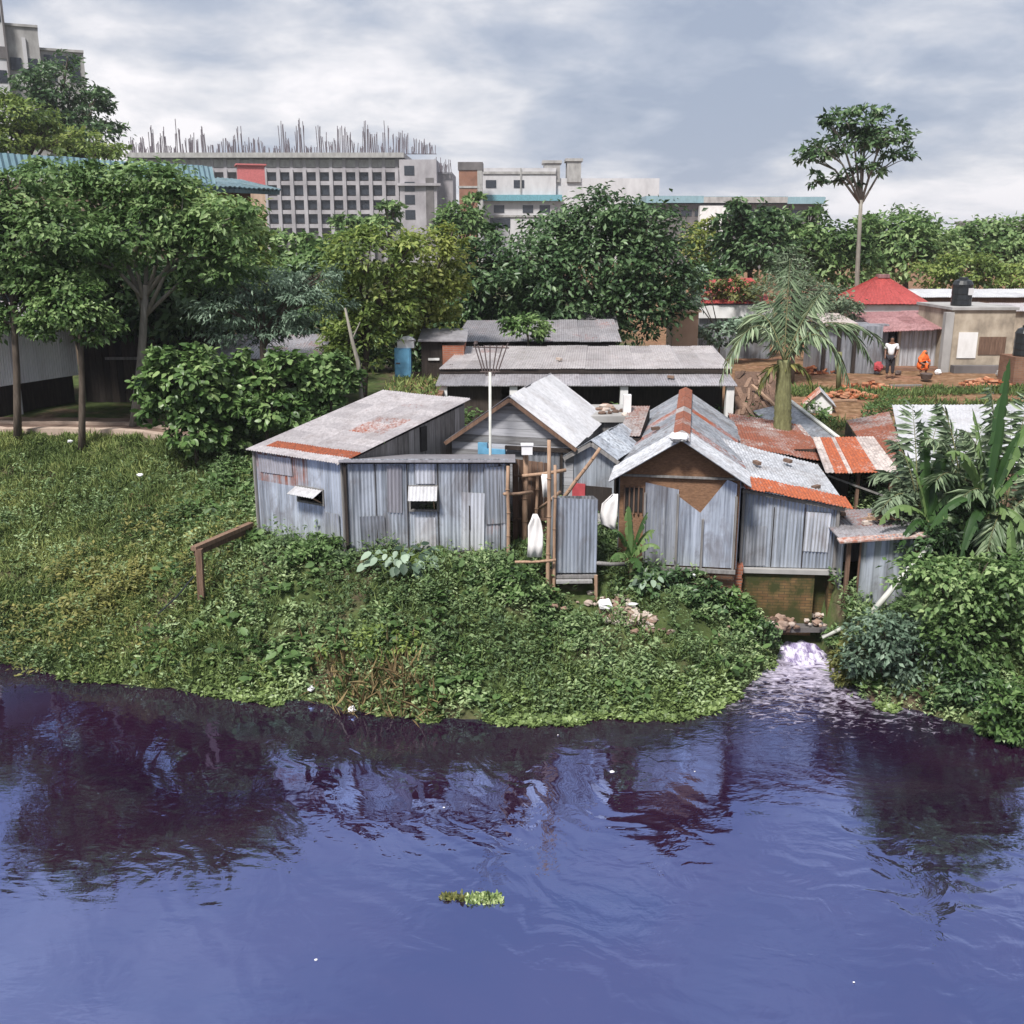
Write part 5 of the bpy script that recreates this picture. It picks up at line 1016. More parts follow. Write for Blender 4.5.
# rubble slide below the tin closet
m = MB(); rc_ = on(622, 620, 1.3)
for i in range(150):
    f = random.random(); x, y = 2.1 + f * 1.1 + random.gauss(0, .2), 22.75 - f * .75 + random.gauss(0, .2); s_ = random.uniform(.03, .12)
    m.ball((x, y, g1(x, y) + .06), s_, s_ * .8, s_ * .6, 7, 5, random.random(), .3)
one('brick_rubble', m, M['rubble'], 'streak of brick rubble sliding down the bank beside the tin closet', 'rubble', V((2.5, 22.4, 1.3)))
# litter
def litter(px, py, z, s_, label, mat='trash', flat=.5, cat='litter', grp='scraps of litter along the bank'):
    c = on(px, py, z); m = MB(); m.ball(c + V((0, 0, s_ * flat * .6)), s_, s_ * .8, s_ * flat, 9, 7, .5, .3); return one('litter_bag', m, M[mat], label, cat, c, grp)
litter(606, 607, 1.62, .16, 'big white plastic bag lying on the rubble below the tin closet', flat=.8)
litter(533, 623, 1.35, .13, 'long white scrap lying among weeds below the bamboo poles', flat=.3)
litter(352, 711, .06, .085, 'white bag at the waterline under the dry reeds', flat=.8)
litter(311, 690, .2, .08, 'white bag caught in weeds at the waterline short of the dry reeds', flat=.7)
litter(612, 772, .0, .045, 'pale scrap floating in the dark reflection of the tin closet', flat=.3)
litter(316, 960, .0, .022, 'tiny white scrap floating alone on the open violet water', flat=.5)
litter(140, 476, 3.55, .09, 'white scrap on the brown patch below the big leaved shrubs')
litter(70, 442, 3.9, .08, 'white scrap in the grass just below the earth path')
litter(692, 577, 2.0, .1, 'white scrap against the footing of the mat fronted house')
# ------------------------------------------------------------------ people
def skin(name, verts, edges, rad, mat, parent=None, sub=2):
    me = bpy.data.meshes.new(name); me.from_pydata([tuple(v) for v in verts], edges, []); o = bpy.data.objects.new(name, me); COL.objects.link(o)
    o.modifiers.new('s', 'SKIN'); sd = o.modifiers.new('d', 'SUBSURF'); sd.levels = sub
    for i, r_ in enumerate(rad): me.skin_vertices[0].data[i].radius = (r_, r_) if not hasattr(r_, '__len__') else r_
    me.skin_vertices[0].data[0].use_root = True
    bpy.context.view_layer.update(); dg = bpy.context.evaluated_depsgraph_get()
    m2 = bpy.data.meshes.new_from_object(o.evaluated_get(dg)); bpy.data.objects.remove(o); m2.name = name
    return put(name, m2, mat, parent, None, True)
c = on(889, 377, 4.2); c.z = 4.22; pr = thing('person', 'person in a white shirt and dark trousers standing at the doorway', 'person', c); pr.rotation_euler.z = R(-25)
jv = [(0, 0, .92), (0, 0, 1.15), (0, 0, 1.36), (0, -.01, 1.46), (0, -.02, 1.56), (0, -.02, 1.66), (-.19, 0, 1.36), (-.24, .02, 1.1), (-.22, -.1, .86), (-.22, -.13, .76), (.19, 0, 1.36), (.25, .03, 1.1), (.2, -.12, .9), (.17, -.17, .82), (-.09, 0, .88), (-.1, -.02, .48), (-.1, .02, .08), (-.1, -.14, .03), (.09, 0, .88), (.11, .03, .48), (.12, .06, .08), (.12, -.1, .03)]
je = [(0, 1), (1, 2), (2, 3), (3, 4), (4, 5), (2, 6), (6, 7), (7, 8), (8, 9), (2, 10), (10, 11), (11, 12), (12, 13), (0, 14), (14, 15), (15, 16), (16, 17), (0, 18), (18, 19), (19, 20), (20, 21)]
jr = [.13, .12, .14, .055, .085, .075, .06, .045, .035, .03, .06, .045, .035, .03, .085, .06, .04, .035, .085, .06, .04, .035]
skin('body', jv, je, jr, M['skin'], pr)
skin('shirt', [(0, 0, .86), (0, 0, 1.15), (0, 0, 1.38), (-.2, 0, 1.36), (-.245, .02, 1.15), (.2, 0, 1.36), (.255, .03, 1.15)], [(0, 1), (1, 2), (2, 3), (3, 4), (2, 5), (5, 6)], [.165, .155, .15, .085, .075, .085, .075], M['shirt_white'], pr)
skin('trousers', [(0, 0, .9), (-.09, 0, .84), (-.1, -.02, .48), (-.1, .02, .12), (.09, 0, .84), (.11, .03, .48), (.12, .06, .12)], [(0, 1), (1, 2), (2, 3), (0, 4), (4, 5), (5, 6)], [.15, .11, .085, .065, .11, .085, .065], M['trouser'], pr)
skin('hair', [(0, .01, 1.62), (0, .01, 1.7)], [(0, 1)], [.088, .07], M['hair'], pr)
c = on(921, 374, 4.2); c.z = 4.22; pr = thing('person', 'person crouching in an orange sari drawn over the head in the yard', 'person', c); pr.rotation_euler.z = R(20)
jv = [(0, .05, .2), (0, .02, .5), (0, -.06, .72), (0, -.12, .82), (0, -.17, .92), (0, -.18, 1.0), (-.18, -.06, .7), (-.24, -.2, .5), (-.12, -.36, .42), (.18, -.06, .7), (.24, -.2, .5), (.12, -.36, .4), (-.14, -.24, .46), (-.15, -.1, .06), (-.15, -.22, .03), (.14, -.24, .46), (.15, -.1, .06), (.15, -.22, .03)]
je = [(0, 1), (1, 2), (2, 3), (3, 4), (4, 5), (2, 6), (6, 7), (7, 8), (2, 9), (9, 10), (10, 11), (0, 12), (12, 13), (13, 14), (0, 15), (15, 16), (16, 17)]
skin('body', jv, je, [.15, .13, .13, .055, .085, .07, .055, .045, .035, .055, .045, .035, .08, .045, .035, .08, .045, .035], M['skin'], pr)
skin('sari', [(0, 0, .12), (0, 0, .42), (0, -.04, .7), (0, -.1, .88), (0, -.13, 1.03), (-.2, -.08, .66), (-.24, -.2, .5), (.2, -.08, .66), (.24, -.2, .5), (-.12, -.2, .3), (.12, -.2, .3)], [(0, 1), (1, 2), (2, 3), (3, 4), (2, 5), (5, 6), (2, 7), (7, 8), (1, 9), (1, 10)], [.29, .25, .18, .12, .1, .08, .07, .08, .07, .17, .17], M['sari'], pr)
m = MB(); c2 = on(878, 371, 4.25); m.ball(c2 + V((0, 0, .2)), .22, .2, .22, 9, 7, .5, .2); one('red_bundle', m, M['cloth_red'], 'dark red cloth bundle on the ground beside the white shirted person', 'bundle', c2)
m = MB(); c2 = on(926, 379, 4.2); m.tube([c2, c2 + V((0, 0, .22)), c2 + V((0, 0, .25))], [.2, .26, .22], 12); one('cooking_pot', m, M['iron'], 'dark round pot in front of the crouching orange clad person', 'pot', c2)

for i in range(16):                     # small scraps strewn below the huts: nothing tells them apart
    px, py = random.uniform(490, 730), random.uniform(578, 668); Y = 23.4 - (py - 578) / 90 * 1.5; p = at(px, py, Y); p.z = g1(p.x, p.y)
    m = MB(); s_ = random.uniform(.035, .075); m.ball(p + V((0, 0, .16)), s_ * 1.5, s_, s_ * .7, 7, 5, .5, .35); one('scrap', m, M[random.choice(('trash', 'trash', 'rubble'))], 'small pale scrap of litter lodged in the weeds below the huts', 'litter', p, 'small scraps of litter in the weeds')
for i in range(4):
    px, py = random.choice(((60, 800), (140, 722), (900, 760), (365, 865), (445, 815), (860, 985), (20, 690), (690, 770), (545, 735), (960, 905)))
    p = on(px + random.uniform(-14, 14), py + random.uniform(-8, 8), 0); m = MB(); s_ = random.uniform(.010, .018); m.ball(p + V((0, 0, .01)), s_ * 1.4, s_, s_ * .6, 7, 5, .5, .3); one('floating_scrap', m, M['trash'], 'tiny pale speck of litter adrift on the violet water', 'litter', p, 'specks of litter adrift on the water')
# ------------------------------------------------------------------ trees
def crown_arrays(lobes, n, size, flat=.7, aspect=.5, cl=1.0, jit=.5, shell=.55, droop=0.):
    # lobes: (centre, rx, ry, rz) in metres
    vol = np.array([(rx * ry * rz) ** .67 for _, rx, ry, rz in lobes]); vol /= vol.sum()
    P, N, T, D = [], [], [], []
    for (c, rx, ry, rz), f in zip(lobes, vol):
        nl = max(30, int(n * f)); k = max(5, int(nl / 34 / cl))
        d = RNG.normal(size=(k, 3)); d[:, 2] = d[:, 2] * .9 + .25; d /= np.linalg.norm(d, axis=1, keepdims=True)
        rr = shell + (1.03 - shell) * RNG.random(k) ** .6
        cc = d * rr[:, None] * np.array([rx, ry, rz]) + np.array(c)
        idx = RNG.integers(0, k, nl); cr = .24 * (rx + ry + rz) / 3 * (.7 + .6 * RNG.random(k)) * cl ** .4
        off = RNG.normal(size=(nl, 3)) * np.array([1, 1, flat * .7]) * cr[idx, None]
        P.append(cc[idx] + off)
        up = np.array([0, 0, 1.0]); N.append(d[idx] * .55 + up * .75 + RNG.normal(size=(nl, 3)) * jit)
        D.append(off + d[idx] * .4 * rx + RNG.normal(size=(nl, 3)) * .3 * rx + np.array([0, 0, -droop]) * rx)
        ct = RNG.random(k); T.append(np.clip(ct[idx] * .5 + RNG.random(nl) * .5 + RNG.normal() * .07, 0, 1))
    P = np.concatenate(P); N = np.concatenate(N); T = np.concatenate(T); D = np.concatenate(D)
    S = size * (.6 + .8 * RNG.random(len(P)))
    return P, N, S, np.full(len(P), aspect), T, D
def tree(name, label, cat, Y, base, top, r0, lobes, n, size, mat, bark='bark', group=None, dz=.8, aspect=.5, flat=.7, cl=1.0, shell=.55, jit=.5, base_z=None, droop=0., limbs=True, dy=0., ls=.5):
    b = at(*base, Y); b.z = (g1(b.x, b.y) if base_z is None else base_z) - .1
    t = at(*top, Y); k = mpp(Y)
    root = thing(name, label, cat, b, group)
    L = []
    for i, lb in enumerate(lobes):
        px, py, rx, rz = lb[:4]; o = lb[4] if len(lb) > 4 else random.uniform(-.45, .45) * rx * k
        c = at(px, py, Y + o + dy); L.append((c, rx * k * 1.0, max(rx, rz) * k * dz, rz * k))
    if len(lobes) > 2:
        for (c, rx, ry, rz) in list(L):
            for q in range(2):
                th = random.uniform(0, 6.283); f_ = random.uniform(.30, .48); dv_ = V((math.cos(th) * rx, random.uniform(-.8, .5) * ry, (math.sin(th) * .9 + .25) * rz)) * random.uniform(.85, 1.12)
                L.append((V(c) + dv_, rx * f_, ry * f_, rz * f_))
    mb = MB(); mid = b.lerp(t, .5) + V((random.uniform(-.05, .05), 0, 0)) * (t - b).length * .3
    mb.tube([b, b.lerp(mid, .5), mid, mid.lerp(t, .5), t], [r0 * 1.15, r0, r0 * .9, r0 * .8, r0 * .7], 8)
    if limbs:
        for c, rx, ry, rz in L[:10]:
            c = V(c); s0 = mid.lerp(t, random.uniform(ls, 1)); m2 = s0.lerp(c, .55) + V((0, 0, .15 * (c - s0).length))
            mb.tube([s0, m2, c, c + V((random.uniform(-.3, .3) * rx, 0, rz * .5))], [r0 * .5, r0 * .36, r0 * .22, r0 * .08], 6)
            for q in range(2):
                e = c + V((random.uniform(-.7, .7) * rx, random.uniform(-.6, .3) * ry, random.uniform(-.1, .6) * rz)); mb.tube([m2, m2.lerp(e, .6) + V((0, 0, .06 * rx)), e], [r0 * .25, r0 * .16, r0 * .06], 5)
    obj('trunk', mb, M[bark], root, smooth=True)
    cm = MB(); cm.leafblock(*crown_arrays(L, n, size, flat, aspect, cl, jit, shell, droop)); obj('crown', cm, M[mat], root)
    return root
BACK = 'trees beyond the sheds'; ROW = 'trees along the earth path'
tree('tree', 'broad leafy tree on a thin stem at the frame edge over the white tin shed', 'tree', 31.6, (17, 437), (12, 290), .12, [(15, 215, 45, 30), (58, 232, 38, 28), (22, 262, 42, 26), (60, 285, 32, 18), (-30, 235, 40, 45), (0, 290, 30, 18), (12, 318, 26, 15), (-40, 320, 40, 35)], 13000, .2, 'leaf_mid', group=ROW)
tree('tree', 'small bright tree with a drooping crown and slim straight stem before white tin shed', 'tree', 31.2, (80, 438), (80, 322), .11, [(70, 310, 36, 18), (45, 322, 22, 15), (96, 328, 20, 17), (75, 296, 24, 14)], 5500, .17, 'leaf_bright', group=ROW)
tree('tree', 'tall tree with a slanting grey trunk and wide layered crown over the plank shed', 'tree', 32.8, (132, 412), (146, 285), .15, [(98, 200, 46, 30), (150, 182, 42, 18), (128, 240, 45, 26), (182, 212, 34, 26), (95, 262, 35, 16), (190, 250, 30, 22), (60, 180, 40, 15), (225, 225, 32, 24), (235, 262, 28, 18), (205, 280, 26, 14)], 15000, .2, 'leaf_mid', bark='bark_pale', group=ROW)
tree('tree', 'yellow green topped tree before the end of the long peach hall', 'tree', 41, (226, 372), (226, 300), .2, [(212, 215, 34, 22), (240, 236, 24, 24), (228, 262, 30, 22), (198, 240, 26, 24), (250, 270, 22, 26), (215, 300, 40, 25)], 9000, .24, 'leaf_lime', group=BACK)
tree('tree', 'dark tree added to stand in for shade behind the earth path stems', 'tree', 36.9, (165, 398), (150, 320), .12, [(70, 262, 48, 40), (125, 296, 50, 32), (180, 300, 42, 36), (100, 318, 30, 18), (215, 315, 26, 26)], 8500, .34, 'leaf_dark', group=BACK)  # fill tree put in to make the dark gap between the trunks
tree('tree', 'feathery blue green tree in flat layers behind the big leaved shrubs', 'tree', 33.5, (262, 400), (262, 330), .13, [(268, 285, 52, 15), (228, 312, 34, 12), (302, 306, 36, 16), (246, 332, 42, 13), (318, 278, 22, 14), (282, 330, 30, 10), (240, 292, 30, 12)], 8200, .17, 'leaf_blue', group=BACK, aspect=.3, flat=.45, droop=.3)
tree('tree', 'yellow green bushy tree behind the leaning bare stem', 'tree', 37, (362, 395), (368, 330), .14, [(368, 258, 40, 26), (345, 298, 28, 30), (385, 300, 36, 30), (362, 340, 28, 26), (340, 350, 20, 20), (352, 240, 20, 12)], 7600, .21, 'leaf_lime', group=BACK)
tree('tree', 'paler yellowish bushy tree next to the blue cabinet', 'tree', 39, (425, 385), (425, 320), .14, [(425, 262, 34, 28), (442, 296, 24, 24), (408, 300, 30, 30), (425, 325, 28, 22), (452, 280, 14, 18)], 6800, .21, 'leaf_yellow', group=BACK)
tree('tree', 'dark green tree with olive leaves filling the gap below the unfinished block', 'tree', 52, (300, 345), (300, 290), .2, [(290, 255, 34, 18), (325, 262, 28, 22), (265, 268, 22, 20), (300, 285, 50, 24)], 5600, .34, 'leaf_mid', group=BACK)
tree('tree', 'little round tree below the stair end of the unfinished block', 'tree', 90, (390, 290), (390, 240), .2, [(388, 216, 13, 10), (347, 222, 10, 8), (375, 226, 22, 8)], 1400, .5, 'leaf_mid', group=BACK)
tree('tree', 'round dark green tree at the foot of the brick tower', 'tree', 80, (460, 290), (460, 245), .2, [(460, 221, 22, 16), (448, 228, 14, 10), (474, 228, 13, 10)], 2600, .42, 'leaf_olive' if False else 'leaf_mid', group=BACK)
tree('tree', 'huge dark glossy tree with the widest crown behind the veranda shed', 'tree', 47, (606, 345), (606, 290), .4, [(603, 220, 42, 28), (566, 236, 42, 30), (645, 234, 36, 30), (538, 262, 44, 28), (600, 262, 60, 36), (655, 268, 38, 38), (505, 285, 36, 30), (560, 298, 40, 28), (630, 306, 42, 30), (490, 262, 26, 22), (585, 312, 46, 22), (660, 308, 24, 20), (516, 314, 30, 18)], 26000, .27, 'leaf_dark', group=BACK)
tree('shrub', 'bright leafy shrub growing up against the rear shed roof', 'shrub', 39.8, (528, 350), (528, 335), .05, [(527, 330, 18, 13), (515, 322, 12, 8)], 900, .22, 'leaf_bright', limbs=False)
tree('tree', 'dark leafy tree behind the rear shed, next to the yellowish tree', 'tree', 48, (478, 340), (478, 300), .15, [(478, 300, 26, 24), (462, 322, 24, 18), (490, 325, 22, 14)], 3200, .3, 'leaf_dark', group=BACK)
tree('tree', 'small yellow blossoming tree below the long low factory', 'tree', 72, (702, 300), (702, 260), .12, [(702, 240, 18, 15), (694, 256, 14, 12), (712, 262, 12, 12)], 2200, .34, 'leaf_yellow', group=BACK)
tree('tree', 'dark round tree standing behind the overgrown red roof', 'tree', 66, (750, 310), (750, 260), .2, [(752, 224, 28, 18), (738, 246, 22, 22), (765, 250, 28, 26), (750, 268, 30, 18)], 5200, .4, 'leaf_dark', group=BACK)
tree('tree', 'mid green tree just behind the slim tall tree', 'tree', 70, (800, 310), (800, 260), .2, [(790, 228, 26, 18), (815, 238, 28, 20), (845, 246, 26, 20), (800, 262, 34, 22), (838, 272, 32, 20)], 6200, .4, 'leaf_mid', group=BACK)
tree('tree', 'tall slim tree with a bare pale stem and open crown high above the rest', 'tree', 60, (859, 318), (861, 200), .15, [(848, 124, 30, 11, .5), (888, 134, 24, 12, -.4), (860, 146, 36, 12, 0), (812, 160, 16, 8, .6), (896, 158, 18, 10, .3), (826, 150, 18, 8, -.3), (866, 114, 20, 7, .2), (874, 168, 18, 7, 0), (846, 180, 13, 7, 0), (826, 120, 9, 4, 0), (814, 180, 9, 5, 0)], 3000, .32, 'leaf_dark', bark='bark_pale', shell=.3, cl=.8, ls=.93)
tree('tree', 'big domed green tree behind the red hip roof', 'tree', 76, (905, 315), (905, 260), .25, [(905, 228, 32, 18), (880, 246, 28, 22), (930, 240, 24, 18), (905, 258, 42, 24), (945, 256, 20, 20), (868, 262, 20, 20)], 7000, .42, 'leaf_mid', group=BACK)
tree('tree', 'dusky tree at the frame edge below the far flat block', 'tree', 82, (990, 310), (990, 265), .25, [(985, 236, 32, 16), (1018, 240, 26, 18), (962, 250, 22, 18), (1000, 258, 40, 20), (1040, 250, 30, 25)], 6600, .42, 'leaf_olive' if False else 'leaf_mid', group=BACK)
tree('tree', 'yellowish scrubby tree behind the pinkish roofed long house', 'tree', 67, (960, 308), (960, 280), .1, [(935, 274, 22, 14), (965, 270, 26, 15), (995, 280, 22, 12), (1020, 278, 18, 14)], 3600, .3, 'leaf_lime', group=BACK)
tree('tree', 'pale feathery bamboo like tree rising behind the young palm', 'tree', 43, (795, 350), (795, 290), .08, [(790, 268, 16, 24), (800, 295, 26, 24), (775, 300, 18, 26), (812, 318, 22, 16), (788, 325, 26, 18), (765, 318, 16, 14)], 6500, .17, 'leaf_grey', group=BACK, aspect=.22)
tree('shrub', 'grey green round shrub in front of the slim tall tree foot', 'shrub', 50, (828, 330), (828, 312), .07, [(826, 304, 24, 15), (845, 312, 14, 12), (812, 314, 14, 12)], 2600, .2, 'leaf_grey')
tree('creeper', 'brownish creeper sprawling over the red roof of the white walled house', 'creeper', 52.5, (738, 318), (738, 300), .04, [(735, 289, 26, 10), (718, 292, 16, 8), (755, 296, 16, 10)], 1800, .2, 'leaf_olive', dz=.45, base_z=4.2)
tree('shrub', 'dark shrub under the overgrown red roof', 'shrub', 50, (720, 345), (720, 330), .06, [(720, 332, 22, 10), (745, 330, 20, 12), (690, 290, 14, 20)], 2200, .24, 'leaf_blue')
tree('shrub', 'low green shrub on the edge of the huge dark tree', 'shrub', 60, (692, 300), (692, 285), .06, [(692, 282, 18, 12), (700, 272, 12, 8)], 1300, .3, 'leaf_bright')
tree('tree', 'sparse blackish tree in front of the stepped grey block', 'tree', 100, (60, 200), (62, 130), .3, [(50, 82, 28, 20), (72, 102, 30, 20), (40, 110, 26, 22), (92, 112, 16, 14), (112, 124, 12, 7), (85, 138, 28, 16), (100, 94, 10, 6), (60, 130, 35, 20)], 5000, .5, 'leaf_dark', shell=.35, cl=1.2)
tree('tree', 'bright green tree just above the cyan parapet at the frame edge', 'tree', 82, (25, 200), (25, 150), .25, [(20, 118, 28, 18), (45, 136, 22, 16), (0, 140, 30, 20), (10, 105, 14, 9)], 3600, .42, 'leaf_lime')
tree('tree', 'low yellow green tree behind the cyan parapet', 'tree', 88, (88, 200), (88, 160), .2, [(82, 146, 26, 12), (112, 150, 16, 7), (60, 150, 16, 10)], 2000, .42, 'leaf_lime')
tree('tree', 'dark tree filling the gap behind the blue cabinet', 'tree', 46, (400, 370), (400, 330), .15, [(385, 335, 36, 28), (420, 340, 28, 22), (350, 345, 26, 24), (400, 355, 40, 20)], 4200, .3, 'leaf_dark', group=BACK)
tree('tree', 'dark tree in the gap between the grey hut and yellow green bushy tree', 'tree', 43, (290, 370), (290, 330), .15, [(270, 318, 34, 22), (310, 325, 32, 24), (240, 322, 30, 26)], 3600, .3, 'leaf_dark', group=BACK)
# big leaved shrubs by shed A
SH = 'big leaved shrubs behind the rust streaked shed'
tree('shrub', 'tallest big leaved shrub reaching over the earth path', 'shrub', 29.6, (195, 440), (195, 400), .06, [(188, 376, 34, 22), (160, 366, 14, 12), (214, 356, 18, 11), (168, 405, 26, 20), (205, 400, 32, 22), (195, 432, 30, 18), (150, 392, 14, 10)], 5200, .2, 'leaf_bright', group=SH, aspect=.62, cl=.45, jit=.5)
tree('shrub', 'wide big leaved shrub spilling over the corner of the rust streaked roof', 'shrub', 29.8, (268, 430), (265, 390), .06, [(255, 384, 36, 18), (286, 364, 16, 11), (240, 362, 12, 10), (290, 388, 28, 20), (240, 408, 32, 22), (275, 410, 26, 18), (222, 440, 24, 20)], 5600, .2, 'leaf_bright', group=SH, aspect=.62, cl=.45, jit=.5)
tree('shrub', 'small dark big leaved shrub beside the leaning bare stem', 'shrub', 30.6, (330, 405), (330, 385), .05, [(325, 372, 24, 18), (342, 385, 18, 14), (312, 390, 18, 12)], 2600, .19, 'leaf_mid', group=SH, aspect=.62, cl=.45, jit=.5)
# leaning bare stem
m = MB(); p = [at(366, 398, 30.5), at(358, 362, 30.6), at(352, 340, 30.6), at(345, 308, 30.8)]; p[0].z = 3.0; m.tube(p, [.07, .065, .055, .03], 8); m.tube([p[2], at(360, 322, 30.9)], [.03, .015], 5); one('bare_stem', m, M['bark_pale'], 'leaning bare pale stem behind the rust streaked roof', 'tree stem', p[0], None, True)
# ------------------------------------------------------------------ palm
def frond(rm, bl, a, tip, sag, leaf, nl=34, w=.055, hang=.5, both=True, rr=.02):
    a, tip = V(a), V(tip); d = tip - a; L = d.length; k = 9
    pts = [a + d * (i / k) + V((0, 0, sag * 4 * (i / k) * (1 - i / k))) for i in range(k + 1)]
    rm.tube(pts, [rr * (1 - .8 * i / k) for i in range(k + 1)], 5)
    P, N, D, S = [], [], [], []
    for i in range(nl):
        f = .14 + .86 * i / nl; j = min(k - 1, int(f * k)); q = pts[j].lerp(pts[j + 1], f * k - j); t = (pts[j + 1] - pts[j]).normalized()
        sd = t.cross(V((0, 0, 1)));
        if sd.length < .1: sd = V((1, 0, 0))
        sd.normalize(); up = sd.cross(t)
        for s_ in (-1, 1):
            dr = sd * s_ * .8 + t * .55 + V((0, 0, -hang * random.uniform(.7, 1.3))); P.append(q); dr = dr + V((random.gauss(0, .16), random.gauss(0, .16), random.gauss(0, .25))); D.append(dr); N.append(up + sd * s_ * .3 + V((random.uniform(-.3, .3), random.uniform(-.3, .3), 0))); S.append(leaf * (.45 + .9 * math.sin(math.pi * min(1, f * .93 + .05)) ** .7) * random.uniform(.85, 1.1))
    n = len(P); bl.leafblock(np.array(P), np.array(N), np.array(S), np.full(n, w / leaf * 1.6), RNG.random(n) * .7 + random.uniform(0, .3), np.array(D))
def palm(name, label, Y, base, crown_px, r0, tips, leaf, mat, bz=None, hang=.5, r1=None, w=.06, nl=34):
    b = at(*base, Y); b.z = (g1(b.x, b.y) if bz is None else bz) - .1; t = at(*crown_px, Y); root = thing(name, label, 'palm', b)
    m = MB(); k = 36 if r0 > .2 else 10; m.tube([b.lerp(t, i / k) for i in range(k + 1)], [(r0 + ((r1 or r0) - r0) * i / k) * (1 + .09 * (i % 2) + random.uniform(-.03, .03)) for i in range(k + 1)], 12); obj('trunk', m, M['palm_trunk'], root, smooth=True)
    rm, bl = MB(), MB()
    if r0 > .2:
        for px, py, dy in ((757, 392, -.1), (814, 388, -.2)):
            dm, db = MB(), MB(); frond(dm, db, t + V((0, 0, -.2)), at(px, py, Y + dy), .35, .4, 16, .05, 1.4); obj('dead_frond', db, M['leaf_olive'], root)
    for px, py, dy, sg in tips: frond(rm, bl, t + V((0, 0, -.05)), at(px, py, Y + dy), sg, leaf, nl, w, hang)
    obj('frond_rib', rm, M['palm_trunk'], root, smooth=True); obj('crown', bl, M[mat], root)
palm('young_palm', 'young coconut palm with a thick pale trunk and drooping fronds behind the annex', 31.5, (783, 440), (784, 360), .31,
     [(720, 380, -.5, 1.35), (736, 340, 1.2, 1.1), (824, 290, .3, .25), (872, 362, -.2, 1.2), (884, 344, 1.0, .9), (850, 382, -.9, 1.1), (790, 258, .9, .1), (766, 300, 1.8, .4)], .62, 'palm', hang=1.35, r1=.2, nl=30, w=.04)
m = MB(); p = [at(839, 382, 41), at(840, 352, 41)]; p[0].z = 4.0; m.tube(p, [.11, .09], 8); one('bare_stem', m, M['palm_trunk'], 'slim pale green stem standing behind the tiny pen in the yard', 'tree stem', p[0], None, True)
# ------------------------------------------------------------------ banana plants and thicket on the near right bank
def blade(bl, a, tip, sag, wd, t0):
    a, tip = V(a), V(tip); d = tip - a; k = 12; up0 = V((0, 0, 1)); rows = []
    for i in range(k + 1):
        f = i / k; p = a + d * f + V((0, 0, sag * 4 * f * (1 - f))); t = (d + V((0, 0, sag * 4 * (1 - 2 * f)))).normalized(); sd = t.cross(up0)
        if sd.length < .15: sd = V((1, 0, 0)) - t * t.x
        sd.normalize(); n = sd.cross(t); h = wd * .5 * (math.sin(math.pi * min(1., f * .9 + .08)) ** .6) if f < 1 else .0
        e1, e2 = random.uniform(.8, 1.05), random.uniform(.8, 1.05)
        rows.append(bl.add([p - sd * h * e1 - n * h * .35 + n * .02, p - sd * h * .5 * e1 + n * h * .05, p, p + sd * h * .5 * e2 + n * h * .05, p + sd * h * e2 - n * h * .35]))
    V_ = lambda q: V(bl.v[q])
    for i in range(k):
        t1 = min(1, max(0, t0 + random.uniform(-.04, .04)))
        for j in (1, 2): bl.face((rows[i] + j, rows[i] + j + 1, rows[i + 1] + j + 1, rows[i + 1] + j), t1)
        for j, o_ in ((1, 0), (3, 4)):      # outer strips hang separately where the blade is torn
            dz = V((0, 0, -random.random() ** 2 * wd * .5)); g_ = random.choice((0, 0, .12, .3))
            a_, b_, c_, d_ = V_(rows[i] + j), V_(rows[i + 1] + j), V_(rows[i + 1] + o_), V_(rows[i] + o_)
            n_ = bl.add([a_, b_, c_.lerp(d_, g_) + dz, d_.lerp(c_, g_) + dz]); f_ = (n_, n_ + 1, n_ + 2, n_ + 3); bl.face(f_ if j == 3 else f_[::-1], min(1, t1 + random.uniform(0, .2)))
def banana(label, Y, base, top, leaves_, wd=.5, r0=.12, mat='banana', bz=None, grp='banana plants on the bank'):
    b = at(*base, Y); b.z = (g1(b.x, b.y) if bz is None else bz) - .1; t = at(*top, Y); root = thing('banana_plant', label, 'banana plant', b, grp)
    m = MB(); m.tube([b, b.lerp(t, .5), t], [r0, r0 * .85, r0 * .55], 9); obj('stem', m, M['palm_trunk'], root, smooth=True)
    m = MB()
    for i, (px, py, dy, sg) in enumerate(leaves_): blade(m, t + V((0, 0, -.1 * i / len(leaves_))), at(px, py, Y + dy), sg, wd * random.uniform(.85, 1.1), random.random())
    obj('leaves', m, M[mat], root, smooth=True)
banana('tall banana plant with upright blades rising past the broad white roof', 22.6, (990, 640), (986, 510), [(1010, 358, .1, .1), (972, 408, .3, .3), (1042, 405, .5, .3), (945, 455, -.3, .55), (1055, 470, -.4, .5), (930, 528, -.6, .5), (1000, 400, .8, .2), (1036, 545, -.7, .4), (960, 560, -.8, .5), (1022, 430, .4, .3), (958, 500, .2, .4)], .34)
banana('smaller banana plant with arching grey green blades beside the hut roof', 23.4, (935, 600), (928, 520), [(880, 520, -.2, .35), (905, 455, .2, .3), (946, 440, .4, .3), (966, 500, -.3, .4), (898, 548, -.5, .3), (975, 540, -.5, .35), (925, 430, .6, .2)], .32, mat='banana')
banana('low banana plant with wide leaves at the frame edge', 21.8, (1018, 660), (1015, 590), [(980, 560, -.3, .3), (1050, 560, .2, .3), (1010, 520, .3, .2), (990, 610, -.6, .3), (1040, 620, -.5, .3)], .34)
banana('small banana plant with bright broad leaves before the mat fronted house', 23.2, (632, 585), (631, 556), [(612, 530, -.2, .2), (648, 512, .0, .15), (628, 505, .2, .15), (660, 548, -.4, .2), (610, 560, -.5, .15), (640, 570, -.6, .12), (655, 530, .1, .2)], .3, .06, grp=None)
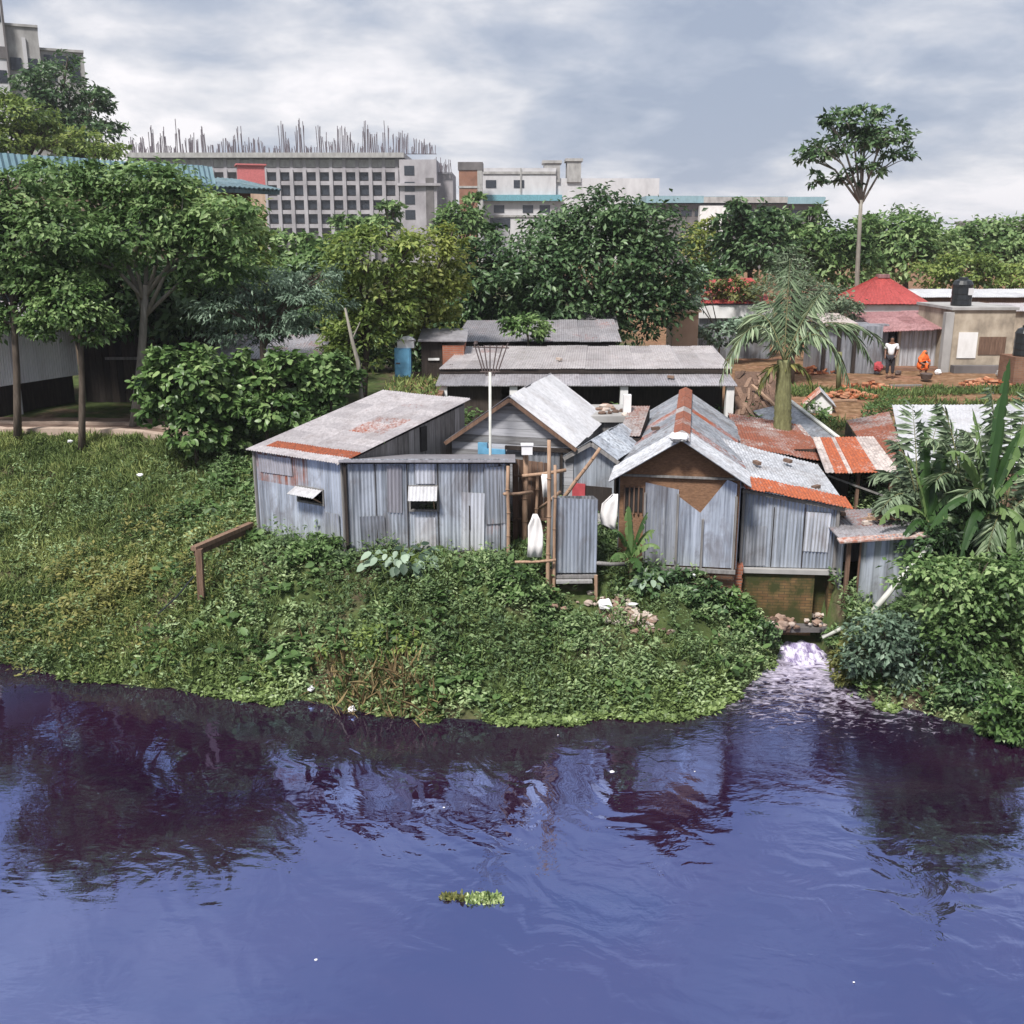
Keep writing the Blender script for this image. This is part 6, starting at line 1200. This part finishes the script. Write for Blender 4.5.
palm('frond_palm', 'dark trunkless palm with thin fronds against the broad white roof', 24.4, (915, 560), (918, 505), .1, [(872, 478, .2, .4), (890, 440, .4, .4), (912, 405, .6, .2), (940, 415, .8, .25), (965, 432, .2, .4), (975, 470, -.4, .4), (880, 512, -.6, .4), (955, 505, -.8, .4)], .42, 'leaf_grey', hang=.35, w=.05, nl=26)
palm('thin_palm', 'slender dark palm with wispy fronds beside the tall banana plant', 23.6, (960, 590), (962, 492), .07, [(940, 402, .5, .3), (985, 425, .3, .3), (925, 440, -.3, .45), (1005, 462, -.3, .4), (935, 482, -.6, .35), (990, 500, -.6, .35)], .45, 'palm', hang=.4, w=.05, nl=28)
palm('frond_palm', 'dark trunkless palm with long fronds at the frame edge beside the tall banana plant', 22.8, (1005, 640), (1003, 520), .1, [(965, 430, .2, .3), (990, 385, .4, .2), (1030, 390, .4, .2), (1058, 440, .2, .3), (960, 500, -.4, .5), (1060, 510, -.4, .5), (985, 560, -.7, .5), (1030, 560, -.7, .5), (1012, 410, .8, .2)], .5, 'palm', hang=.5, w=.05, nl=34)
TH_ = 'shrubs of the thicket on the drain bank'
tree('shrub', 'dense blue green shrub overhanging the drain water', 'shrub', 21.2, (880, 690), (885, 650), .05, [(885, 635, 34, 26), (915, 650, 36, 30), (870, 660, 26, 22), (905, 680, 34, 22), (945, 665, 26, 30)], 5600, .13, 'leaf_blue', group=TH_, aspect=.5)
tree('shrub', 'tall dotted leaf shrub behind the dense blue green one', 'shrub', 20.9, (965, 690), (965, 630), .05, [(945, 590, 38, 34), (985, 600, 36, 34), (1015, 590, 34, 38), (960, 640, 36, 28), (1010, 640, 34, 30), (920, 575, 24, 22)], 6800, .14, 'leaf_mid', group=TH_, aspect=.6)
tree('shrub', 'bright pale leaved shrub dipping into the water at the frame edge', 'shrub', 19.3, (1015, 735), (1015, 700), .04, [(1005, 712, 22, 22), (1030, 705, 28, 28), (1015, 732, 28, 14), (990, 725, 10, 10)], 2600, .13, 'leaf_bright', group=TH_, aspect=.6)
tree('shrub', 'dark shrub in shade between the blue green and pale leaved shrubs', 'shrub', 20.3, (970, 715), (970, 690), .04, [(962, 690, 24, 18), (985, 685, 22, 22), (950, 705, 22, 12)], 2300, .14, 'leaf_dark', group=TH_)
tree('shrub', 'olive shrub at the lip of the drain mouth', 'shrub', 21.8, (845, 680), (845, 660), .03, [(846, 655, 14, 16), (858, 672, 20, 16), (838, 672, 9, 12)], 1500, .11, 'leaf_olive', group=TH_)
tree('shrub', 'pinkish flowering shrub beside the orange edge of the bank hut', 'shrub', 24.3, (912, 560), (912, 530), .03, [(902, 508, 22, 18), (920, 525, 22, 16)], 1500, .13, 'leaf_grey', group=TH_)
tree('shrub', 'dark leafy shrub filling in between the two banana stems', 'shrub', 23.2, (960, 600), (960, 550), .04, [(950, 535, 32, 26), (985, 545, 28, 28), (925, 545, 22, 18), (1015, 540, 24, 28), (970, 505, 24, 18)], 3600, .17, 'leaf_dark', group=TH_, aspect=.45)
tree('shrub', 'grey green shrub against the broad white roof front', 'shrub', 25.6, (930, 540), (930, 500), .04, [(915, 478, 22, 16), (945, 482, 26, 18), (980, 478, 24, 20), (930, 505, 30, 16)], 2600, .16, 'leaf_blue', group=TH_, aspect=.4)
# bank plants one can pick out
BK = 'bushes standing out on the grassy bank'
tree('bush', 'yellow green bush at the head of the dry reeds', 'bush', 21.9, (385, 672), (385, 650), .03, [(385, 640, 34, 15), (350, 652, 22, 12), (405, 636, 16, 10)], 1900, .12, 'leaf_lime', group=BK, aspect=.55)
tree('bush', 'dark glossy bush below the mat fronted house', 'bush', 23.2, (670, 615), (668, 590), .03, [(655, 588, 24, 18), (682, 592, 26, 18), (665, 608, 28, 10), (700, 600, 18, 14)], 2300, .15, 'leaf_dark', group=BK, aspect=.6)
tree('bush', 'pale dotted bush just left of the tin closet posts', 'bush', 22.7, (520, 615), (520, 595), .03, [(515, 585, 26, 16), (540, 598, 16, 14), (495, 600, 22, 12)], 1900, .14, 'leaf_mid', group=BK, aspect=.6)
tree('bush', 'leafy bush hugging the mossy brick base', 'bush', 23.3, (725, 625), (725, 610), .03, [(725, 605, 16, 16), (745, 622, 18, 12), (712, 622, 16, 12)], 1300, .14, 'leaf_bright', group=BK, aspect=.6)
tree('bush', 'light green bush against the corner of the front tin shed', 'bush', 23.6, (325, 560), (325, 545), .02, [(325, 545, 15, 12), (300, 552, 18, 9)], 800, .13, 'leaf_mid', group=BK)
tree('creeper', 'dark creeper hanging over the end of the drain slab beside the mossy bricks', 'creeper', 23.1, (764, 650), (764, 638), .02, [(760, 630, 15, 10), (772, 640, 8, 7), (750, 640, 14, 10)], 800, .11, 'leaf_dark', aspect=.55)
tree('creeper', 'light creeper hanging over the hut side end of the drain slab', 'creeper', 23.0, (842, 650), (842, 640), .02, [(842, 634, 13, 8), (850, 644, 13, 10), (832, 640, 6, 5)], 700, .11, 'leaf_mid', aspect=.55)
tree('bush', 'spindly grey green bush on the open slope near the timber rail', 'bush', 23.0, (245, 640), (245, 620), .02, [(240, 618, 26, 12), (265, 610, 18, 10)], 1100, .12, 'leaf_grey', group=BK)
tree('bush', 'low yellowish bush at the shore under the open slope', 'bush', 21.8, (290, 690), (290, 675), .02, [(285, 668, 26, 9), (318, 662, 18, 9)], 1000, .1, 'leaf_lime', group=BK)
tree('bush', 'broad leaved bush in the middle of the bank below the taro', 'bush', 22.2, (470, 668), (470, 655), .02, [(465, 645, 30, 12), (500, 650, 22, 10), (445, 655, 20, 9)], 1300, .14, 'leaf_blue', group=BK, aspect=.55)
tree('bush', 'pale bush near the shore short of the drain', 'bush', 21.8, (620, 690), (620, 675), .02, [(615, 670, 34, 11), (655, 664, 26, 11), (590, 676, 20, 8)], 1500, .12, 'leaf_bright', group=BK, aspect=.55)
def taro(label, Y, px, py, n, spread, size, mat='leaf_blue'):
    b = at(px, py, Y); b.z = g1(b.x, b.y); root = thing('taro_plant', label, 'plant', b); st, bl = MB(), MB(); P, N, D = [], [], []
    for i in range(n):
        a = random.uniform(0, 6.28); r_ = spread * random.random() ** .6; e = b + V((math.cos(a) * r_, math.sin(a) * r_ * .6, random.uniform(.2, .62))); st.tube([b + V((r_ * .3 * math.cos(a), r_ * .3 * math.sin(a), -.05)), b.lerp(e, .6) + V((0, 0, .1)), e], [.014, .012, .008], 5)
        P.append(e); N.append((math.cos(a) * .3, math.sin(a) * .3 - .45, .8)); D.append((math.cos(a), math.sin(a), -.35))
    obj('stalks', st, M['leaf_lime'], root); n = len(P); bl.leafblock(np.array(P), np.array(N) + RNG.normal(size=(n, 3)) * .15, size * (.7 + .6 * RNG.random(n)), np.full(n, .72), RNG.random(n), np.array(D)); obj('leaves', bl, M[mat], root)
taro('clump of pale big leaved taro on the bank below the awning window', 22.9, 402, 590, 70, .85, .25)
taro('clump of taro at the foot of the brick rubble streak', 22.9, 650, 610, 26, .4, .21)
# floating weed
def tuft(label, px, py, n, rx, h, mat):
    c = on(px, py, 0); m = MB(); P = np.stack([c.x + np.clip(RNG.normal(size=n), -1.6, 1.6) * rx, c.y + np.clip(RNG.normal(size=n), -1.5, 1.5) * rx * .45, np.full(n, .0)], 1); D = RNG.normal(size=(n, 3)) * .7 + np.array([0, 0, 1.2]); D[:, 2] = np.abs(D[:, 2]); N = RNG.normal(size=(n, 3)) * .5 + np.array([0, -.6, .5])
    m.leafblock(P, N, h * (.5 + .8 * RNG.random(n)), np.full(n, .55), RNG.random(n), D); return one('floating_weed', m, M[mat], label, 'water weed', c, 'weed clumps adrift on the violet water')
tuft('smaller browner clump of weed adrift on the violet water', 453, 898, 150, .11, .085, 'leaf_olive'); tuft('larger yellow green clump of weed adrift on the violet water', 484, 900, 300, .17, .08, 'hyacinth')
# ------------------------------------------------------------------ ground cover
BLOCK = [(-6.6, 25.2, 4.8, 33), (0, 0, 0, 0)]
def free(x, y):
    ok = np.ones(len(x), bool)
    for f, w_, d_ in ((Frame(-6.47, 25.35, 33), 2.9, 5.0), (frB, Wb, 2.0), (frC, WC, 4.3), (frD, WD, 8), (frE, WE, 3), (Frame(7.95, 23.25, 0), 1.7, 2.0), (frT, 1.0, 1.0), (frI, WI, 2.3)):
        dx_, dy_ = x - f.o.x, y - f.o.y; u = dx_ * f.u.x + dy_ * f.u.y; d = dx_ * f.d.x + dy_ * f.d.y; ok &= ~((u > -.02) & (u < w_ + .02) & (d > -.06) & (d < d_))
    ok &= ~((x > .75) & (x < 2.15) & (y > 22.3) & (y < 23.8) & (RNG.random(len(x)) < .72)); ok &= ~((x > 2.5) & (x < 5.7) & (y > 23.45) & (y < 24.4) & (RNG.random(len(x)) < .6)); ok &= ~((np.abs(x - OUT.x) < .66) & (y > OUT.y - .6) & (y < OUT.y + 1.6)); s_ = y - shoreY(x)
    f_ = np.clip((x - 2.1) / 1.1, 0, 1); ok &= ~((np.abs(x - 2.1 - f_ * 1.1) < .4) & (np.abs(y - 22.75 + f_ * .75) < .34) & (RNG.random(len(x)) < .85)); ok &= ~((x < -9) & (s_ > 8.7)); return ok & (s_ > -.6)
def cover(name, label, cat, n, xr, yr, k, size, aspect, mat, elev, keep, h0=.0, hs=.25, tfun=None):
    x = RNG.uniform(*xr, n); y = RNG.uniform(*yr, n)
    if yr[1] < 5: y = y + shoreY(x)      # yr given as distance from the waterline
    ok = free(x, y) & keep(x, y); x, y = x[ok], y[ok]; z = np.maximum(gz(x, y), .0); n = len(x)
    pt = RNG.random(n); mound = .6 * np.clip(fbm(x * 1.7 + 31, y * 2.2, 3) - .45, 0, 1) * 3.0 * (hs > .2) * np.clip(sdist(x, y), 0, 1); sz = size[0] + (size[1] - size[0]) * RNG.random(n) ** 1.5; tb = tfun(x, y) if tfun else np.zeros(n)
    xi = np.repeat(np.arange(n), k); m = len(xi); az = RNG.uniform(0, 6.283, m); el = np.radians(RNG.uniform(*elev, m)); D = np.stack([np.cos(az) * np.cos(el), np.sin(az) * np.cos(el), np.sin(el)], 1)
    st = RNG.random(m) * sz[xi] * .6; P = np.stack([x[xi] + np.cos(az) * st, y[xi] + np.sin(az) * st, z[xi] - .03 + h0 + mound[xi] * RNG.random(m) + RNG.random(m) * hs * (sz[xi] / size[1])], 1)
    up = np.array([0, -.15, 1.]); N = up + RNG.normal(size=(m, 3)) * .3 - D * .3
    if elev[0] >= 30: N = RNG.normal(size=(m, 3)) + np.array([0, -.5, .35])
    T = np.clip(.18 * pt[xi] + .5 * RNG.random(m) + tb[xi], 0, 1)
    mb = MB(); mb.leafblock(P, N, sz[xi] * (.7 + .6 * RNG.random(m)), np.full(m, aspect), T, D); o = one(name, mb, M[mat], label, cat, (0, 22, 1)); o['kind'] = 'stuff'; return o
yel = lambda x, y: fbm(x * .55 + 5, y * .8, 4)
sdist = lambda x, y: y - shoreY(x)
left = lambda x: 1 / (1 + np.exp((x + 6.3) * 1.6))      # 1 on the grassy slope, 0 below the sheds
dryk = lambda x, y: np.exp(-(((x + 3.0) / 1.1) ** 2 + ((sdist(x, y) - .35) / .5) ** 2)) * (.35 + .9 * fbm(x * 2.2 + 4, y * 2.2, 2))
cover('broadleaf_weeds', 'mixed broad leaved weeds covering the bank', 'weeds', 38000, (-15, 13), (19, 30), 8, (.035, .135), .46, 'leaf_weed', (5, 65), lambda x, y: (RNG.random(len(x)) < (.28 + .72 * (1 - left(x))) * np.clip(.25 + 1.5 * fbm(x * .8, y * .8), .2, 1)) & (sdist(x, y) > -.1) & (RNG.random(len(x)) > np.clip(6 * (fbm(x * 1.4 + 13, y * 1.8 + 70, 3) - .6), 0, .85)) & (RNG.random(len(x)) > .8 * dryk(x, y)), .0, .4, lambda x, y: 1.0 * (yel(x, y) - .47) + .5 * (vnoise(x * 3.1, y * 3.7) - .5) + .08 + .4 * np.exp(-np.maximum(sdist(x, y), 0) / .7))
cover('bright_weeds', 'brighter leaved weeds in patches on the bank', 'weeds', 14000, (-15, 13), (19, 29), 7, (.05, .13), .5, 'leaf_weed', (5, 60), lambda x, y: (sdist(x, y) > -.1) & (fbm(x * .7 + 40, y * .9 + 3, 3) > .53 + .1 * left(x)) & (RNG.random(len(x)) > .9 * dryk(x, y)), .05, .42)
cover('grass_tufts', 'tufts of taller grass among the weeds on the bank', 'grass', 5200, (-9, 12), (19.5, 25), 9, (.14, .34), .10, 'grass', (50, 88), lambda x, y: (sdist(x, y) > .1) & (fbm(x * 1.1 + 60, y * 1.4 + 8, 3) > .52), .05, .12)
cover('dock_leaves', 'scattered larger dock leaves among the weeds on the bank', 'weeds', 2600, (-9, 12), (19.5, 25), 5, (.12, .24), .62, 'leaf_mid', (15, 60), lambda x, y: (sdist(x, y) > .1) & (fbm(x * .9 + 80, y * 1.2 + 28, 3) > .5), .12, .2)
cover('bank_grass', 'rough grass over the slope below the earth path', 'grass', 30000, (-17, -4.5), (20, 32), 7, (.11, .25), .15, 'grass', (35, 85), lambda x, y: (sdist(x, y) > 0) & (RNG.random(len(x)) < left(x + .6) * np.clip(.5 + fbm(x, y), .3, 1)), 0, .1, lambda x, y: 1.1 * (yel(x, y) - .46) + .14)
cover('yellowed_grass', 'yellowing orange tinged weeds in patches on the slope', 'grass', 15000, (-13, -6), (21.5, 27), 6, (.07, .17), .45, 'leaf_olive', (10, 70), lambda x, y: RNG.random(len(x)) < .55 * np.exp(-(((x + 10.6) / 2.4) ** 2 + ((y - 24.4) / 1.1) ** 2)) * np.clip(2.2 * fbm(x * 1.3 + 9, y * 1.9 + 2, 3) - .5, 0, 1) + .1 * np.clip(4 * fbm(x * .7 + 19, y * 1.2, 3) - 2.1, 0, 1), .05, .28, lambda x, y: .1 + .3 * vnoise(x * 2.3, y * 2.9))
cover('shore_hyacinth', 'bright floating water weed fringing the shore', 'water weed', 18000, (-10.5, 9.6), (-.55, 1.2), 6, (.07, .14), .75, 'hyacinth', (10, 70), lambda x, y: (sdist(x, y) < .25 + .5 * fbm(x * 1.3, y * 0 + 3, 2) + .35 * ((x > -2.1) & (x < 4.4))) & (sdist(x, y) > .18 - .85 * (fbm(x * .8 + 8, y * 0, 3))) & (fbm(x * .9 + 22, y * .8 + 7, 2) > np.where((x > -2.1) & (x < 4.4), .3, .48)) & (RNG.random(len(x)) > 1.2 * dryk(x, y)), .0, .1)
cover('dry_reeds', 'dry brown stalks and reeds at the waterline', 'reeds', 620, (-5.3, -1.6), (-.3, 1.3), 5, (.25, .6), .09, 'dry', (62, 90), lambda x, y: RNG.random(len(x)) < dryk(x, y), 0, .12)
cover('dry_leaves', 'withered brown leaves below the big leaved shrubs', 'leaf litter', 3500, (-13, -6), (25, 30.5), 5, (.06, .14), .5, 'dry', (0, 50), lambda x, y: np.exp(-(((x + 9.6) / 1.2) ** 2 + ((y - 28.0) / 1.1) ** 2)) > RNG.random(len(x)) * 1.1, 0, .1)
cover('yard_grass', 'strip of short green grass across the red yard', 'grass', 14000, (3, 30), (34, 42), 5, (.14, .28), .18, 'grass', (30, 80), lambda x, y: (fbm(x * .35 + 3, y * .7, 3) > .5) & (y < 41.5) & ((x > 10.5)), 0, .08)
cover('back_weeds', 'weeds growing between the sheds and the yard', 'weeds', 9000, (-9, 14), (26, 36), 6, (.1, .24), .5, 'leaf_mid', (5, 65), lambda x, y: fbm(x * .6, y * .6 + 9, 3) > .5, 0, .3)
wt = a = None
m = MB(); n = 900; fx = px_x(381, 33, 5); P = np.stack([RNG.uniform(fx, fx + 1.8, n), RNG.uniform(32.7, 37, n), np.full(n, 5.03)], 1); D = RNG.normal(size=(n, 3)); D[:, 2] = np.abs(D[:, 2]) + .3
m.leafblock(P, RNG.normal(size=(n, 3)) + np.array([0, -.5, .6]), .14 + .2 * RNG.random(n), np.full(n, .2), RNG.random(n), D); o = one('wall_grass', m, M['grass'], 'grass growing along the top of the brown retaining wall', 'grass', (fx, 33, 5)); o['kind'] = 'stuff'
